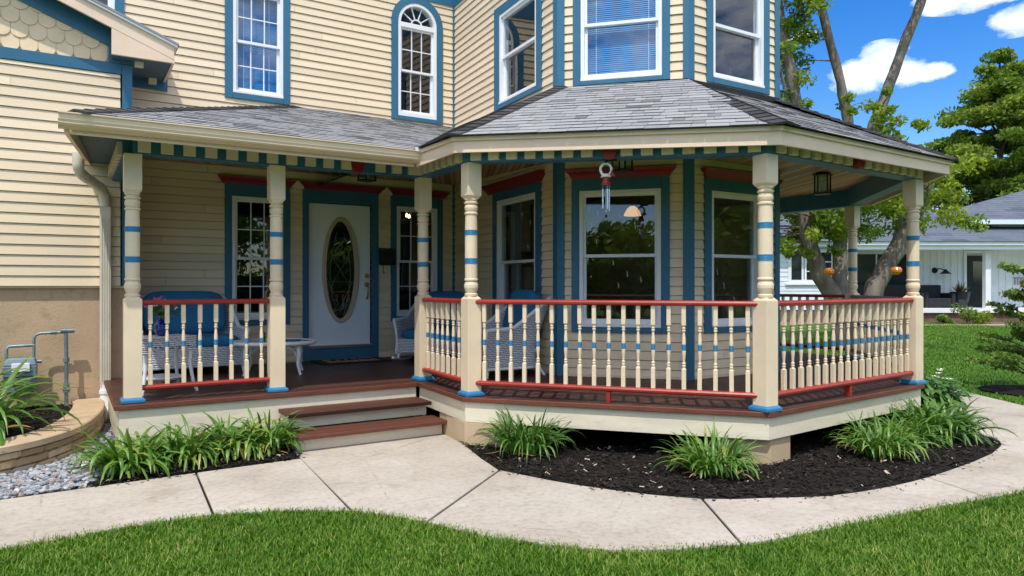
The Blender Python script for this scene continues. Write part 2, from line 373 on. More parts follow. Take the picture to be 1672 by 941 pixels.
class MB:
    """collects faces; build() links them as ONE mesh object"""
    def __init__(s):
        s.v, s.f, s.m, s.t, s.sm = [], [], [], [], []
    def add(s, vs, fs, m=0, t=0.5, smooth=False):
        b = len(s.v)
        s.v.extend(tuple(p) for p in vs)
        for f in fs:
            s.f.append([i + b for i in f])
            s.m.append(m)
            s.t.append(t)
            s.sm.append(smooth)
        return s
    def quad(s, a, b, c, d, m=0, t=0.5):
        return s.add([a, b, c, d], [(0, 1, 2, 3)], m, t)
    def hexa(s, p, m=0, t=0.5):
        """p: 4 bottom corners (ccw from above) then 4 top corners"""
        return s.add(p, [(3, 2, 1, 0), (4, 5, 6, 7), (0, 1, 5, 4), (1, 2, 6, 5), (2, 3, 7, 6), (3, 0, 4, 7)], m, t)
    def box(s, x0, x1, y0, y1, z0, z1, m=0, t=0.5):
        return s.hexa([(x0, y0, z0), (x1, y0, z0), (x1, y1, z0), (x0, y1, z0), (x0, y0, z1), (x1, y0, z1), (x1, y1, z1), (x0, y1, z1)], m, t)
    def prism(s, poly, z0, z1, m=0, t=0.5, bottom=True):
        n = len(poly)
        zz0 = z0 if isinstance(z0, (list, tuple)) else [z0] * n
        zz1 = z1 if isinstance(z1, (list, tuple)) else [z1] * n
        vs = [(p[0], p[1], z) for p, z in zip(poly, zz0)] + [(p[0], p[1], z) for p, z in zip(poly, zz1)]
        fs = [tuple(range(n, 2 * n))] + [(i, (i + 1) % n, n + (i + 1) % n, n + i) for i in range(n)]
        if bottom:
            fs.append(tuple(range(n - 1, -1, -1)))
        return s.add(vs, fs, m, t)
    def wbox(s, W, u0, u1, z0, z1, o0, o1, m=0, t=0.5):
        """box in a wall's own frame: u along, z up, o outward"""
        P = W.pt
        return s.hexa([P(u0, z0, o1), P(u1, z0, o1), P(u1, z0, o0), P(u0, z0, o0), P(u0, z1, o1), P(u1, z1, o1), P(u1, z1, o0), P(u0, z1, o0)], m, t)
    def wring(s, W, u0, u1, z0, z1, w, o0, o1, m=0, wb=None, wt=None):
        wb = w if wb is None else wb
        wt = w if wt is None else wt
        s.wbox(W, u0, u0 + w, z0, z1, o0, o1, m)
        s.wbox(W, u1 - w, u1, z0, z1, o0, o1, m)
        s.wbox(W, u0 + w, u1 - w, z0, z0 + wb, o0, o1 - 0.001, m)
        s.wbox(W, u0 + w, u1 - w, z1 - wt, z1, o0, o1 - 0.001, m)
    def tube(s, pts, r, n=8, m=0, t=0.5, caps=True, smooth=True, ph=0.0):
        pts = [Vector(p) for p in pts]
        rs = r if isinstance(r, (list, tuple)) else [r] * len(pts)
        vs, fs = [], []
        up = None
        for i, p in enumerate(pts):
            d = (pts[min(i + 1, len(pts) - 1)] - pts[max(i - 1, 0)]).normalized()
            if up is None:
                up = Vector((0, 0, 1)) if abs(d.z) < 0.9 else Vector((1, 0, 0))
            a = d.cross(up).normalized()
            b = a.cross(d).normalized()
            up = b
            for k in range(n):
                an = 2 * PI * k / n + ph
                vs.append(p + (a * math.cos(an) + b * math.sin(an)) * rs[i])
        for i in range(len(pts) - 1):
            for k in range(n):
                fs.append((i * n + k, i * n + (k + 1) % n, (i + 1) * n + (k + 1) % n, (i + 1) * n + k))
        s.add(vs, fs, m, t, smooth)
        if caps:
            L0 = (len(pts) - 1) * n
            s.add(vs[:n], [tuple(range(n))], m, t)
            s.add(vs[L0:], [tuple(range(n - 1, -1, -1))], m, t)
        return s
    def lathe(s, prof, c=(0, 0, 0), n=16, mats=None, m=0, t=0.5, smooth=True):
        """prof: list of (r, z); mats: material index per segment"""
        vs = []
        for r, z in prof:
            for k in range(n):
                an = 2 * PI * k / n
                vs.append((c[0] + r * math.cos(an), c[1] + r * math.sin(an), c[2] + z))
        for i in range(len(prof) - 1):
            fs = [(i * n + k, i * n + (k + 1) % n, (i + 1) * n + (k + 1) % n, (i + 1) * n + k) for k in range(n)]
            # each segment shares the whole ring list; add compactly
            ring = vs[i * n:(i + 2) * n]
            s.add(ring, [(k, (k + 1) % n, n + (k + 1) % n, n + k) for k in range(n)], mats[i] if mats else m, t, smooth)
        return s
    def build(s, name, mats, parent=None, local=False, smooth=None, bevel=0.0, weld=False):
        me = bpy.data.meshes.new(name)
        vs = s.v
        if parent is not None and not local:
            inv = ROOT[top(parent).name].inverted()
            vs = [inv @ Vector(p) for p in vs]
        me.from_pydata([tuple(p) for p in vs], [], s.f)
        if not isinstance(mats, (list, tuple)):
            mats = [mats]
        for m in mats:
            me.materials.append(m)
        me.polygons.foreach_set('material_index', s.m)
        sm = s.sm if smooth is None else [smooth] * len(s.f)
        me.polygons.foreach_set('use_smooth', sm)
        a = me.attributes.new('tone', 'FLOAT', 'FACE')
        a.data.foreach_set('value', s.t)
        if weld:
            import bmesh
            bm = bmesh.new()
            bm.from_mesh(me)
            bmesh.ops.remove_doubles(bm, verts=bm.verts, dist=0.0004)
            bm.to_mesh(me)
            bm.free()
        me.update()
        o = bpy.data.objects.new(name, me)
        COL.objects.link(o)
        if parent is not None:
            o.parent = parent
        if bevel:
            b = o.modifiers.new('bevel', 'BEVEL')
            b.width = bevel
            b.segments = 2
            b.limit_method = 'ANGLE'
            b.angle_limit = R(40)
        return o

def fast_mesh(name, verts, faces_n, mats, tone, parent=None, smooth=False):
    """verts (n,3) array laid out face by face (faces_n verts each, no sharing)"""
    me = bpy.data.meshes.new(name)
    nv = len(verts)
    nf = nv // faces_n
    me.vertices.add(nv)
    me.vertices.foreach_set('co', np.ascontiguousarray(verts, dtype=np.float32).ravel())
    me.loops.add(nv)
    me.loops.foreach_set('vertex_index', np.arange(nv, dtype=np.int32))
    me.polygons.add(nf)
    me.polygons.foreach_set('loop_start', np.arange(0, nv, faces_n, dtype=np.int32))
    me.polygons.foreach_set('loop_total', np.full(nf, faces_n, dtype=np.int32))
    for m in (mats if isinstance(mats, (list, tuple)) else [mats]):
        me.materials.append(m)
    a = me.attributes.new('tone', 'FLOAT', 'FACE')
    a.data.foreach_set('value', np.ascontiguousarray(tone, dtype=np.float32))
    me.update(calc_edges=True)
    o = bpy.data.objects.new(name, me)
    COL.objects.link(o)
    if parent is not None:
        o.parent = parent
    return o

class Wall:
    def __init__(s, p, q):
        s.p = Vector(p); s.q = Vector(q)
        d = s.q - s.p
        s.len = d.length
        s.d = d / s.len
        s.n = Vector((s.d.y, -s.d.x))
    def pt(s, u, z, o=0.0):
        return (s.p.x + s.d.x * u + s.n.x * o, s.p.y + s.d.y * u + s.n.y * o, z)
    def u_at(s, x, y):
        return (Vector((x, y)) - s.p).dot(s.d)

def structure(name, mb, m, **kw):
    o = mb.build(name, m, **kw)
    o['kind'] = 'structure'
    return o

def lap_siding(mb, W, u0, u1, z0, z1, holes=(), e=0.106, lip=0.016, ulim=None, m=0):
    """clapboards as real overlapping boards, cut round the openings"""
    k = 0
    z = z0
    while z < z1 - 1e-4:
        zt = min(z + e, z1)
        cuts = {z, zt}
        for h in holes:
            for c in (h[2], h[3]):
                if z < c < zt:
                    cuts.add(c)
        cuts = sorted(cuts)
        for a, b in zip(cuts[:-1], cuts[1:]):
            if a == z:
                jr = random.Random(int(z * 1000) + int(W.p.x * 77))
                joints = [u0]
                q_ = u0 + jr.uniform(0.4, 3.2)
                while q_ < u1 - 0.3:
                    joints.append(q_); q_ += jr.uniform(1.9, 3.4)
                joints.append(u1)
                jt = [min(1, max(0, jr.gauss(.5, .22))) for _ in joints]
            segs = [(u0, u1)]
            if ulim:
                lo, hi = ulim((a + b) / 2)
                segs = [(max(u0, lo), min(u1, hi))]
            for h in holes:
                if h[2] < (a + b) / 2 < h[3]:
                    ns = []
                    for s0, s1 in segs:
                        if h[1] <= s0 or h[0] >= s1:
                            ns.append((s0, s1))
                        else:
                            if h[0] > s0: ns.append((s0, h[0]))
                            if h[1] < s1: ns.append((h[1], s1))
                    segs = ns
            fa, fb = (a - z) / e, (b - z) / e
            oa = lip * (1 - fa) * 0.9 + 0.004
            ob = lip * (1 - fb) * 0.9 + 0.004
            topb = b >= zt - 1e-6
            if topb: b -= 0.009
            parts_ = []
            for s0, s1 in segs:
                for q0, q1, tn in zip(joints[:-1], joints[1:], jt):
                    c0, c1 = max(s0, q0 + 0.0012), min(s1, q1 - 0.0012)
                    if c1 - c0 > 1e-3: parts_.append((c0, c1, tn))
            for s0, s1, tn in parts_:
                mb.quad(W.pt(s0, a, oa), W.pt(s1, a, oa), W.pt(s1, b, ob), W.pt(s0, b, ob), m, tn)
                if topb:
                    mb.quad(W.pt(s0, b, ob), W.pt(s1, b, ob), W.pt(s1, b - 0.002, -0.012), W.pt(s0, b - 0.002, -0.012), m, tn)
                    mb.quad(W.pt(s0, b - 0.002, -0.012), W.pt(s1, b - 0.002, -0.012), W.pt(s1, zt + 0.002, -0.012), W.pt(s0, zt + 0.002, -0.012), m, tn)
                if a == z:
                    mb.quad(W.pt(s0, a, -0.012), W.pt(s1, a, -0.012), W.pt(s1, a, oa), W.pt(s0, a, oa), m, tn)
        z = zt
        k += 1

# ------------------------------------------------------------------ the house
FW = Wall((0, 10.02), (5.19, 10.02))             # front wall (door)
LW = Wall((5.19, 10.02), (4.93, 6.85))           # left face of the bay
CW = Wall((4.93, 6.85), (5.94, 5.76))            # front face of the bay
RW = Wall((5.94, 5.76), (7.49, 5.76))            # right face of the bay
BW = Wall((7.49, 5.76), (8.60, 6.87))            # back right faces
EW = Wall((8.60, 6.87), (8.60, 15.0))
VW = Wall((-7.0, 9.30), (0.62, 9.30))            # wing front
ZF = 0.45                                        # porch floor
ZTOP = 6.25

house = thing('house', 'two storey cream clapboard house with blue trimmed windows and a bay', 'house', (2.6, 10.02, 0))
HL = house

def hpart(mb, name, m, parent=house, **kw):
    return mb.build(name, m, parent, **kw)

# window openings: (wall, frame u0,u1,z0,z1)
def uL(y): return LW.u_at(5.19 + (4.93 - 5.19) * (10.02 - y) / (10.02 - 6.85), y)
wins = [
 dict(W=FW, f=(1.86, 2.53, 1.05, 2.71), c=(1.77, 2.62, 0.98, 2.88), cols=3, rows=2, tag='blue framed many paned window left of the front door'),
 dict(W=FW, f=(4.20, 4.88, 1.05, 2.71), c=(4.11, 4.97, 0.98, 2.88), cols=3, rows=2, tag='blue framed many paned window beside the mailbox'),
 dict(W=LW, f=(uL(8.46), uL(7.36), 0.98, 2.68), c=(uL(8.58), uL(7.23), 0.88, 2.79), cols=1, rows=1, crown=(uL(8.80), uL(7.14), 2.79, 2.92), curtain=True),
 dict(W=CW, f=(0.250, 1.190, 1.03, 2.62), c=(0.160, 1.285, 0.97, 2.755), cols=1, rows=1, meet=1.86, crown=(0.09, 1.36, 2.755, 2.86)),
 dict(W=RW, f=(0.35, 1.20, 1.03, 2.61), c=(0.24, 1.31, 0.97, 2.745), cols=1, rows=1, meet=1.86, crown=(0.185, 1.37, 2.745, 2.85)),
 dict(W=FW, f=(1.87, 2.53, 4.08, 5.50), c=(1.77, 2.62, 4.01, 5.62), cols=3, rows=2, meet=4.79, up=True, blind='blue'),
 dict(W=LW, f=(uL(8.38), uL(7.34), 3.99, 5.22), c=(uL(8.53), uL(7.22), 3.93, 5.34), cols=1, rows=1, meet=4.63, up=True, blind='grey'),
 dict(W=CW, f=(0.265, 1.200, 3.895, 5.18), c=(0.175, 1.29, 3.85, 5.30), cols=1, rows=1, meet=4.56, up=True, blind='blue'),
 dict(W=RW, f=(0.375, 1.265, 3.91, 5.18), c=(0.275, 1.365, 3.85, 5.30), cols=1, rows=1, meet=4.55, up=True, blind='grey'),
 dict(W=FW, f=(-0.12, 0.50, 4.75, 6.0), c=(-0.20, 0.60, 4.68, 6.1), cols=1, rows=1, up=True, blind='grey'),
 dict(W=BW, f=(0.35, 1.2, 1.03, 2.61), c=(0.25, 1.3, 0.97, 2.745), cols=1, rows=1, crown=(0.185, 1.37, 2.745, 2.85)),
 dict(W=BW, f=(0.35, 1.2, 3.91, 5.18), c=(0.25, 1.3, 3.85, 5.3), cols=1, rows=1, up=True, blind='grey'),
]
ARCH = dict(W=FW, u=4.545, hw=0.32, z0=4.08, spring=5.50)
DOOR = (2.88, 3.81, 0.66, 2.69)
holes = {id(w): [] for w in (FW, LW, CW, RW, BW, EW)}
for w in wins:
    f = w['f']
    holes[id(w['W'])].append((f[0] + 0.01, f[1] - 0.01, f[2] + 0.01, f[3] - 0.01))
holes[id(FW)].append((ARCH['u'] - 0.31, ARCH['u'] + 0.31, ARCH['z0'] + 0.01, ARCH['spring'] + 0.03))
# the arched head is cut in narrow steps hidden by its casing
for k in range(6):
    zz = ARCH['spring'] + 0.03 + k * 0.05
    hw = math.sqrt(max(0, 0.315 ** 2 - (k * 0.05 + 0.05) ** 2))
    if hw > 0.02:
        holes[id(FW)].append((ARCH['u'] - hw, ARCH['u'] + hw, zz, zz + 0.05))
holes[id(FW)].append(DOOR)

for W, u0 in ((FW, -0.45), (LW, 0.0), (CW, 0.0), (RW, 0.0), (BW, 0.0), (EW, 0.0)):
    mb = MB()
    lap_siding(mb, W, u0, W.len, ZF if W is not EW else 0.3, ZTOP, holes[id(W)])
    hpart(mb, 'clapboard_wall', siding)
# closed back and sides of the body
mb = MB()
mb.box(-7.0, -0.45, 9.9, 10.0, 3.0, ZTOP)
mb.box(-7.1, -7.0, 9.3, 15, 0, ZTOP)
mb.box(-7.1, 8.6, 15.0, 15.1, 0, ZTOP)
hpart(mb, 'rear_wall', siding)
# foundation below the porch floor
mb = MB()
for W in (FW, LW, CW, RW, BW, EW):
    mb.wbox(W, 0.0 if W is not FW else 0.6, W.len, -0.2, ZF - 0.002, -0.15, -0.012)
hpart(mb, 'foundation_wall', stucco)
# frieze board and flat roof edge above the upper windows
mb = MB()
for W in (FW, LW, CW, RW, BW):
    mb.wbox(W, -0.4 if W is FW else 0.0, W.len, 5.90 if W in (FW, LW) else 5.93, ZTOP + 0.02, 0.001, 0.030)
hpart(mb, 'frieze_board', blue)
mb = MB()
mb.prism([(-7.1, 9.96), (5.15, 9.96), (4.87, 6.83), (5.92, 5.69), (7.52, 5.69), (8.66, 6.84), (8.66, 15.1), (-7.1, 15.1)], ZTOP, ZTOP + 0.12)
hpart(mb, 'roof_deck', shingle)
# corner boards
mb = MB()
for W, a, b in ((LW, LW.len - 0.085, LW.len + 0.012), (CW, -0.012, 0.075), (CW, CW.len - 0.055, CW.len + 0.014), (RW, -0.014, 0.075), (RW, RW.len - 0.075, RW.len + 0.012), (BW, -0.012, 0.08), (BW, BW.len - 0.08, BW.len + 0.012), (EW, -0.012, 0.08)):
    o = MB()
    o.wbox(W, a, b, ZF + 0.001, 5.928 if W is not LW else 5.898, 0.001, 0.028)
    hpart(o, 'corner_board', blue)
o = MB()
o.box(5.150, 5.192, 9.985, 10.018, ZF + 0.001, 5.90)
hpart(o, 'corner_board', blue)
# water table strip at floor level
mb = MB()
for W in (FW, LW, CW, RW, BW):
    a, b = (0.7, 2.795) if W is FW else (0.09, W.len - 0.09)
    mb = MB(); mb.wbox(W, a, b, ZF + 0.002, ZF + 0.035, 0.001, 0.022); hpart(mb, 'base_strip', creamtrim)
o = MB(); o.wbox(FW, 3.915, 5.15, ZF + 0.002, ZF + 0.035, 0.001, 0.022); hpart(o, 'base_strip', creamtrim)

def blind_mesh(W, u0, u1, z0, z1, o):
    mb = MB()
    z = z0
    while z < z1:
        mb.add([W.pt(u0, z, o + 0.012), W.pt(u1, z, o + 0.012), W.pt(u1, z + 0.027, o - 0.004), W.pt(u0, z + 0.027, o - 0.004)], [(0, 1, 2, 3)])
        z += 0.0235
    for uu in (u0 + 0.12, u1 - 0.12):
        mb.wbox(W, uu, uu + 0.006, z0, z1, o + 0.013, o + 0.016, 1)
    return mb

for w in wins:
    W = w['W']; f = w['f']; c = w['c']
    g = glassup if w.get('up') else glass
    mb = MB()
    co = 0.034
    mb.wbox(W, c[0], f[0], c[2], c[3], 0.001, co)
    mb.wbox(W, f[1], c[1], c[2], c[3], 0.001, co)
    mb.wbox(W, f[0], f[1], f[3], c[3], 0.001, co - 0.002)
    mb.wbox(W, f[0], f[1], c[2], f[2], 0.001, co + 0.006)
    win = hpart(mb, 'window', blue, bevel=0.003)
    if w.get('tag'):
        win['label'] = w['tag']
    mb = MB()
    mb.wring(W, f[0] + 0.001, f[1] - 0.001, f[2] + 0.001, f[3] - 0.001, 0.042, -0.10, 0.026)
    mb.wbox(W, f[0] + 0.002, f[1] - 0.002, f[2] + 0.004, f[2] + 0.035, 0.026, 0.040)
    hpart(mb, 'window_frame', white, win, bevel=0.003)
    mz = w.get('meet', (f[2] + f[3]) / 2)
    u0, u1 = f[0] + 0.042, f[1] - 0.042
    for (a, b, o0, o1, wb, wt) in ((mz - 0.018, f[3] - 0.043, -0.035, -0.004, 0.036, 0.03), (f[2] + 0.043, mz + 0.018, -0.072, -0.040, 0.052, 0.036)):
        mb = MB()
        mb.wring(W, u0, u1, a, b, 0.032, o0, o1, wb=wb, wt=wt)
        gu0, gu1, gz0, gz1 = u0 + 0.032, u1 - 0.032, a + wb, b - wt
        om = (o0 + o1) / 2
        for i in range(1, w['cols']):
            uu = gu0 + (gu1 - gu0) * i / w['cols']
            mb.wbox(W, uu - 0.007, uu + 0.007, gz0, gz1, om - 0.007, om + 0.009)
        if w['cols'] > 1:
            for i in range(1, w['rows']):
                zz = gz0 + (gz1 - gz0) * i / w['rows']
                mb.wbox(W, gu0, gu1, zz - 0.007, zz + 0.007, om - 0.006, om + 0.0075)
        hpart(mb, 'sash', white, win)
        mb = MB()
        mb.quad(W.pt(gu0 - 0.004, gz0 - 0.004, om), W.pt(gu1 + 0.004, gz0 - 0.004, om), W.pt(gu1 + 0.004, gz1 + 0.004, om), W.pt(gu0 - 0.004, gz1 + 0.004, om))
        hpart(mb, 'glass_pane', g, win)
    if w.get('blind') == 'blue':
        hpart(blind_mesh(W, u0, u1, f[2] + 0.03, f[3] - 0.02, -0.13), 'blind', [blindm, white], win)
    if w.get('curtain'):
        mb = MB()
        for (a, b) in ((u0, u0 + 0.22), (u1 - 0.34, u1)):
            nn = 40
            for i in range(nn):
                x0 = a + (b - a) * i / nn; x1 = a + (b - a) * (i + 1) / nn
                q0 = -0.2 + 0.03 * math.sin(i * 1.1); q1 = -0.2 + 0.03 * math.sin((i + 1) * 1.1)
                mb.add([W.pt(x0, f[2], q0), W.pt(x1, f[2], q1), W.pt(x1, f[3], q1), W.pt(x0, f[3], q0)], [(0, 1, 2, 3)], smooth=True)
        hpart(mb, 'curtain', curtainm, win)
    if w.get('crown'):
        k = w['crown']
        mb = MB()
        prof = [(k[2], 0.036), (k[2] + 0.025, 0.044), (k[2] + 0.05, 0.058), (k[2] + 0.075, 0.085), (k[3] - 0.012, 0.095), (k[3], 0.10)]
        ins = [0.075, 0.06, 0.045, 0.02, 0.004, 0.0]
        for i in range(len(prof) - 1):
            (z0, o0), (z1, o1) = prof[i], prof[i + 1]
            a0, a1 = ins[i], ins[i + 1]
            mb.quad(W.pt(k[0] + a0, z0, o0), W.pt(k[1] - a0, z0, o0), W.pt(k[1] - a1, z1, o1), W.pt(k[0] + a1, z1, o1))
            mb.quad(W.pt(k[0] + a0, z0, 0.001), W.pt(k[0] + a0, z0, o0), W.pt(k[0] + a1, z1, o1), W.pt(k[0] + a1, z1, 0.001))
            mb.quad(W.pt(k[1] - a0, z0, o0), W.pt(k[1] - a0, z0, 0.001), W.pt(k[1] - a1, z1, 0.001), W.pt(k[1] - a1, z1, o1))
        mb.quad(W.pt(k[0], k[3], 0.1), W.pt(k[1], k[3], 0.1), W.pt(k[1], k[3], 0.001), W.pt(k[0], k[3], 0.001))
        mb.quad(W.pt(k[0] + 0.075, k[2], 0.001), W.pt(k[1] - 0.075, k[2], 0.001), W.pt(k[1] - 0.075, k[2], 0.036), W.pt(k[0] + 0.075, k[2], 0.036))
        hpart(mb, 'crown_molding', redmold, win)

# red crown running over door and both windows, broken by cream pilasters
def crown_run(u0, u1, name='crown_molding', left_mitre=0.0, right_mitre=0.0):
    mb = MB()
    z0, z1 = 2.872, 2.965
    prof = [(z0, 0.037), (z0 + 0.02, 0.046), (z0 + 0.045, 0.062), (z0 + 0.07, 0.088), (z1, 0.098)]
    n = len(prof) - 1
    for i in range(n):
        (a, o0), (b, o1) = prof[i], prof[i + 1]
        la, lb = left_mitre * (1 - i / n), left_mitre * (1 - (i + 1) / n)
        ra, rb = right_mitre * (1 - i / n), right_mitre * (1 - (i + 1) / n)
        mb.quad(FW.pt(u0 + la, a, o0), FW.pt(u1 - ra, a, o0), FW.pt(u1 - rb, b, o1), FW.pt(u0 + lb, b, o1))
        mb.quad(FW.pt(u0 + la, a, 0.001), FW.pt(u0 + la, a, o0), FW.pt(u0 + lb, b, o1), FW.pt(u0 + lb, b, 0.001))
        mb.quad(FW.pt(u1 - ra, a, o0), FW.pt(u1 - ra, a, 0.001), FW.pt(u1 - rb, b, 0.001), FW.pt(u1 - rb, b, o1))
    mb.quad(FW.pt(u0, z1, 0.098), FW.pt(u1, z1, 0.098), FW.pt(u1, z1, 0.001), FW.pt(u0, z1, 0.001))
    mb.quad(FW.pt(u0, z0, 0.001), FW.pt(u1, z0, 0.001), FW.pt(u1, z0, 0.037), FW.pt(u0, z0, 0.037))
    hpart(mb, name, redmold)
crown_run(1.68, 5.07, left_mitre=0.07, right_mitre=0.07)
for (a, b) in ((2.632, 2.79), (3.922, 4.10)):
    mb = MB()
    m_ = (a + b) / 2
    for (o0, o1) in ((0.06, 0.108),):
        vs = [FW.pt(a, 2.855, o1), FW.pt(b, 2.855, o1), FW.pt(b, 2.885, o1), FW.pt(m_, 2.972, o1), FW.pt(a, 2.885, o1)]
        vb = [FW.pt(a, 2.855, 0.001), FW.pt(b, 2.855, 0.001), FW.pt(b, 2.885, 0.001), FW.pt(m_, 2.972, 0.001), FW.pt(a, 2.885, 0.001)]
        mb.add(vs + vb, [(0, 1, 2, 3, 4), (5, 6, 1, 0), (1, 6, 7, 2), (2, 7, 8, 3), (3, 8, 9, 4), (4, 9, 5, 0)])
    hpart(mb, 'pilaster_cap', siding)

# arched upstairs window
def arch_window():
    W = FW; u = ARCH['u']; z0 = ARCH['z0']; sp = ARCH['spring']
    mb = MB()
    n = 28
    ri, ro = 0.322, 0.425
    mb.wbox(W, u - ro, u - ri, z0 - 0.06, sp, 0.001, 0.036)
    mb.wbox(W, u + ri, u + ro, z0 - 0.06, sp, 0.001, 0.036)
    mb.wbox(W, u - ri, u + ri, z0 - 0.06, z0 - 0.001, 0.001, 0.040)
    def ring(mb, r0, r1, o0, o1, m=0):
        for i in range(n):
            a, b = PI * i / n, PI * (i + 1) / n
            def q(r, t, o): return W.pt(u + r * math.cos(t), sp + r * math.sin(t), o)
            mb.quad(q(r0, a, o1), q(r1, a, o1), q(r1, b, o1), q(r0, b, o1), m)
            mb.quad(q(r1, a, o1), q(r1, a, o0), q(r1, b, o0), q(r1, b, o1), m)
            mb.quad(q(r0, b, o1), q(r0, b, o0), q(r0, a, o0), q(r0, a, o1), m)
    ring(mb, ri, ro, 0.001, 0.036)
    win = hpart(mb, 'arched_window', blue)
    win['label'] = 'narrow round headed window with a fan light upstairs'
    mb = MB()
    mb.wbox(W, u - 0.32, u - 0.275, z0, sp, -0.1, 0.028)
    mb.wbox(W, u + 0.275, u + 0.32, z0, sp, -0.1, 0.028)
    mb.wbox(W, u - 0.275, u + 0.275, z0, z0 + 0.06, -0.1, 0.027)
    mb.wbox(W, u - 0.275, u + 0.275, sp - 0.07, sp, -0.1, 0.027)
    ring(mb, 0.275, 0.32, -0.1, 0.028)
    hpart(mb, 'window_frame', white, win)
    mz = 4.78
    for (a, b, o0, o1, wb, wt) in ((mz - 0.016, sp - 0.071, -0.035, -0.005, 0.032, 0.028), (z0 + 0.061, mz + 0.016, -0.07, -0.04, 0.045, 0.032)):
        mb = MB()
        u0, u1 = u - 0.275, u + 0.275
        mb.wring(W, u0, u1, a, b, 0.03, o0, o1, wb=wb, wt=wt)
        om = (o0 + o1) / 2
        for i in (1, 2):
            uu = u0 + 0.03 + (u1 - u0 - 0.06) * i / 3
            mb.wbox(W, uu - 0.007, uu + 0.007, a + wb, b - wt, om - 0.006, om + 0.009)
        zz = (a + wb + b - wt) / 2
        mb.wbox(W, u0 + 0.03, u1 - 0.03, zz - 0.007, zz + 0.007, om - 0.005, om + 0.0075)
        hpart(mb, 'sash', white, win)
        mb = MB()
        mb.quad(W.pt(u0 + 0.02, a + 0.02, om), W.pt(u1 - 0.02, a + 0.02, om), W.pt(u1 - 0.02, b - 0.02, om), W.pt(u0 + 0.02, b - 0.02, om))
        hpart(mb, 'glass_pane', glassup, win)
    mb = MB()
    ring(mb, 0.075, 0.092, -0.035, -0.012)
    for t in (36, 72, 108, 144):
        ca, sa = math.cos(R(t)), math.sin(R(t))
        p = [W.pt(u + r * ca - d * sa * 0.007, sp + r * sa + d * ca * 0.007, o) for o in (-0.03, -0.012) for (r, d) in ((0.09, -1), (0.28, -1), (0.28, 1), (0.09, 1))]
        mb.hexa(p)
    hpart(mb, 'fan_light_bars', white, win)
    mb = MB()
    for i in range(n):
        a, b = PI * i / n, PI * (i + 1) / n
        mb.add([W.pt(u, sp, -0.03), W.pt(u + 0.28 * math.cos(a), sp + 0.28 * math.sin(a), -0.03), W.pt(u + 0.28 * math.cos(b), sp + 0.28 * math.sin(b), -0.03)], [(0, 1, 2)])
    hpart(mb, 'glass_pane', glassup, win)
arch_window()

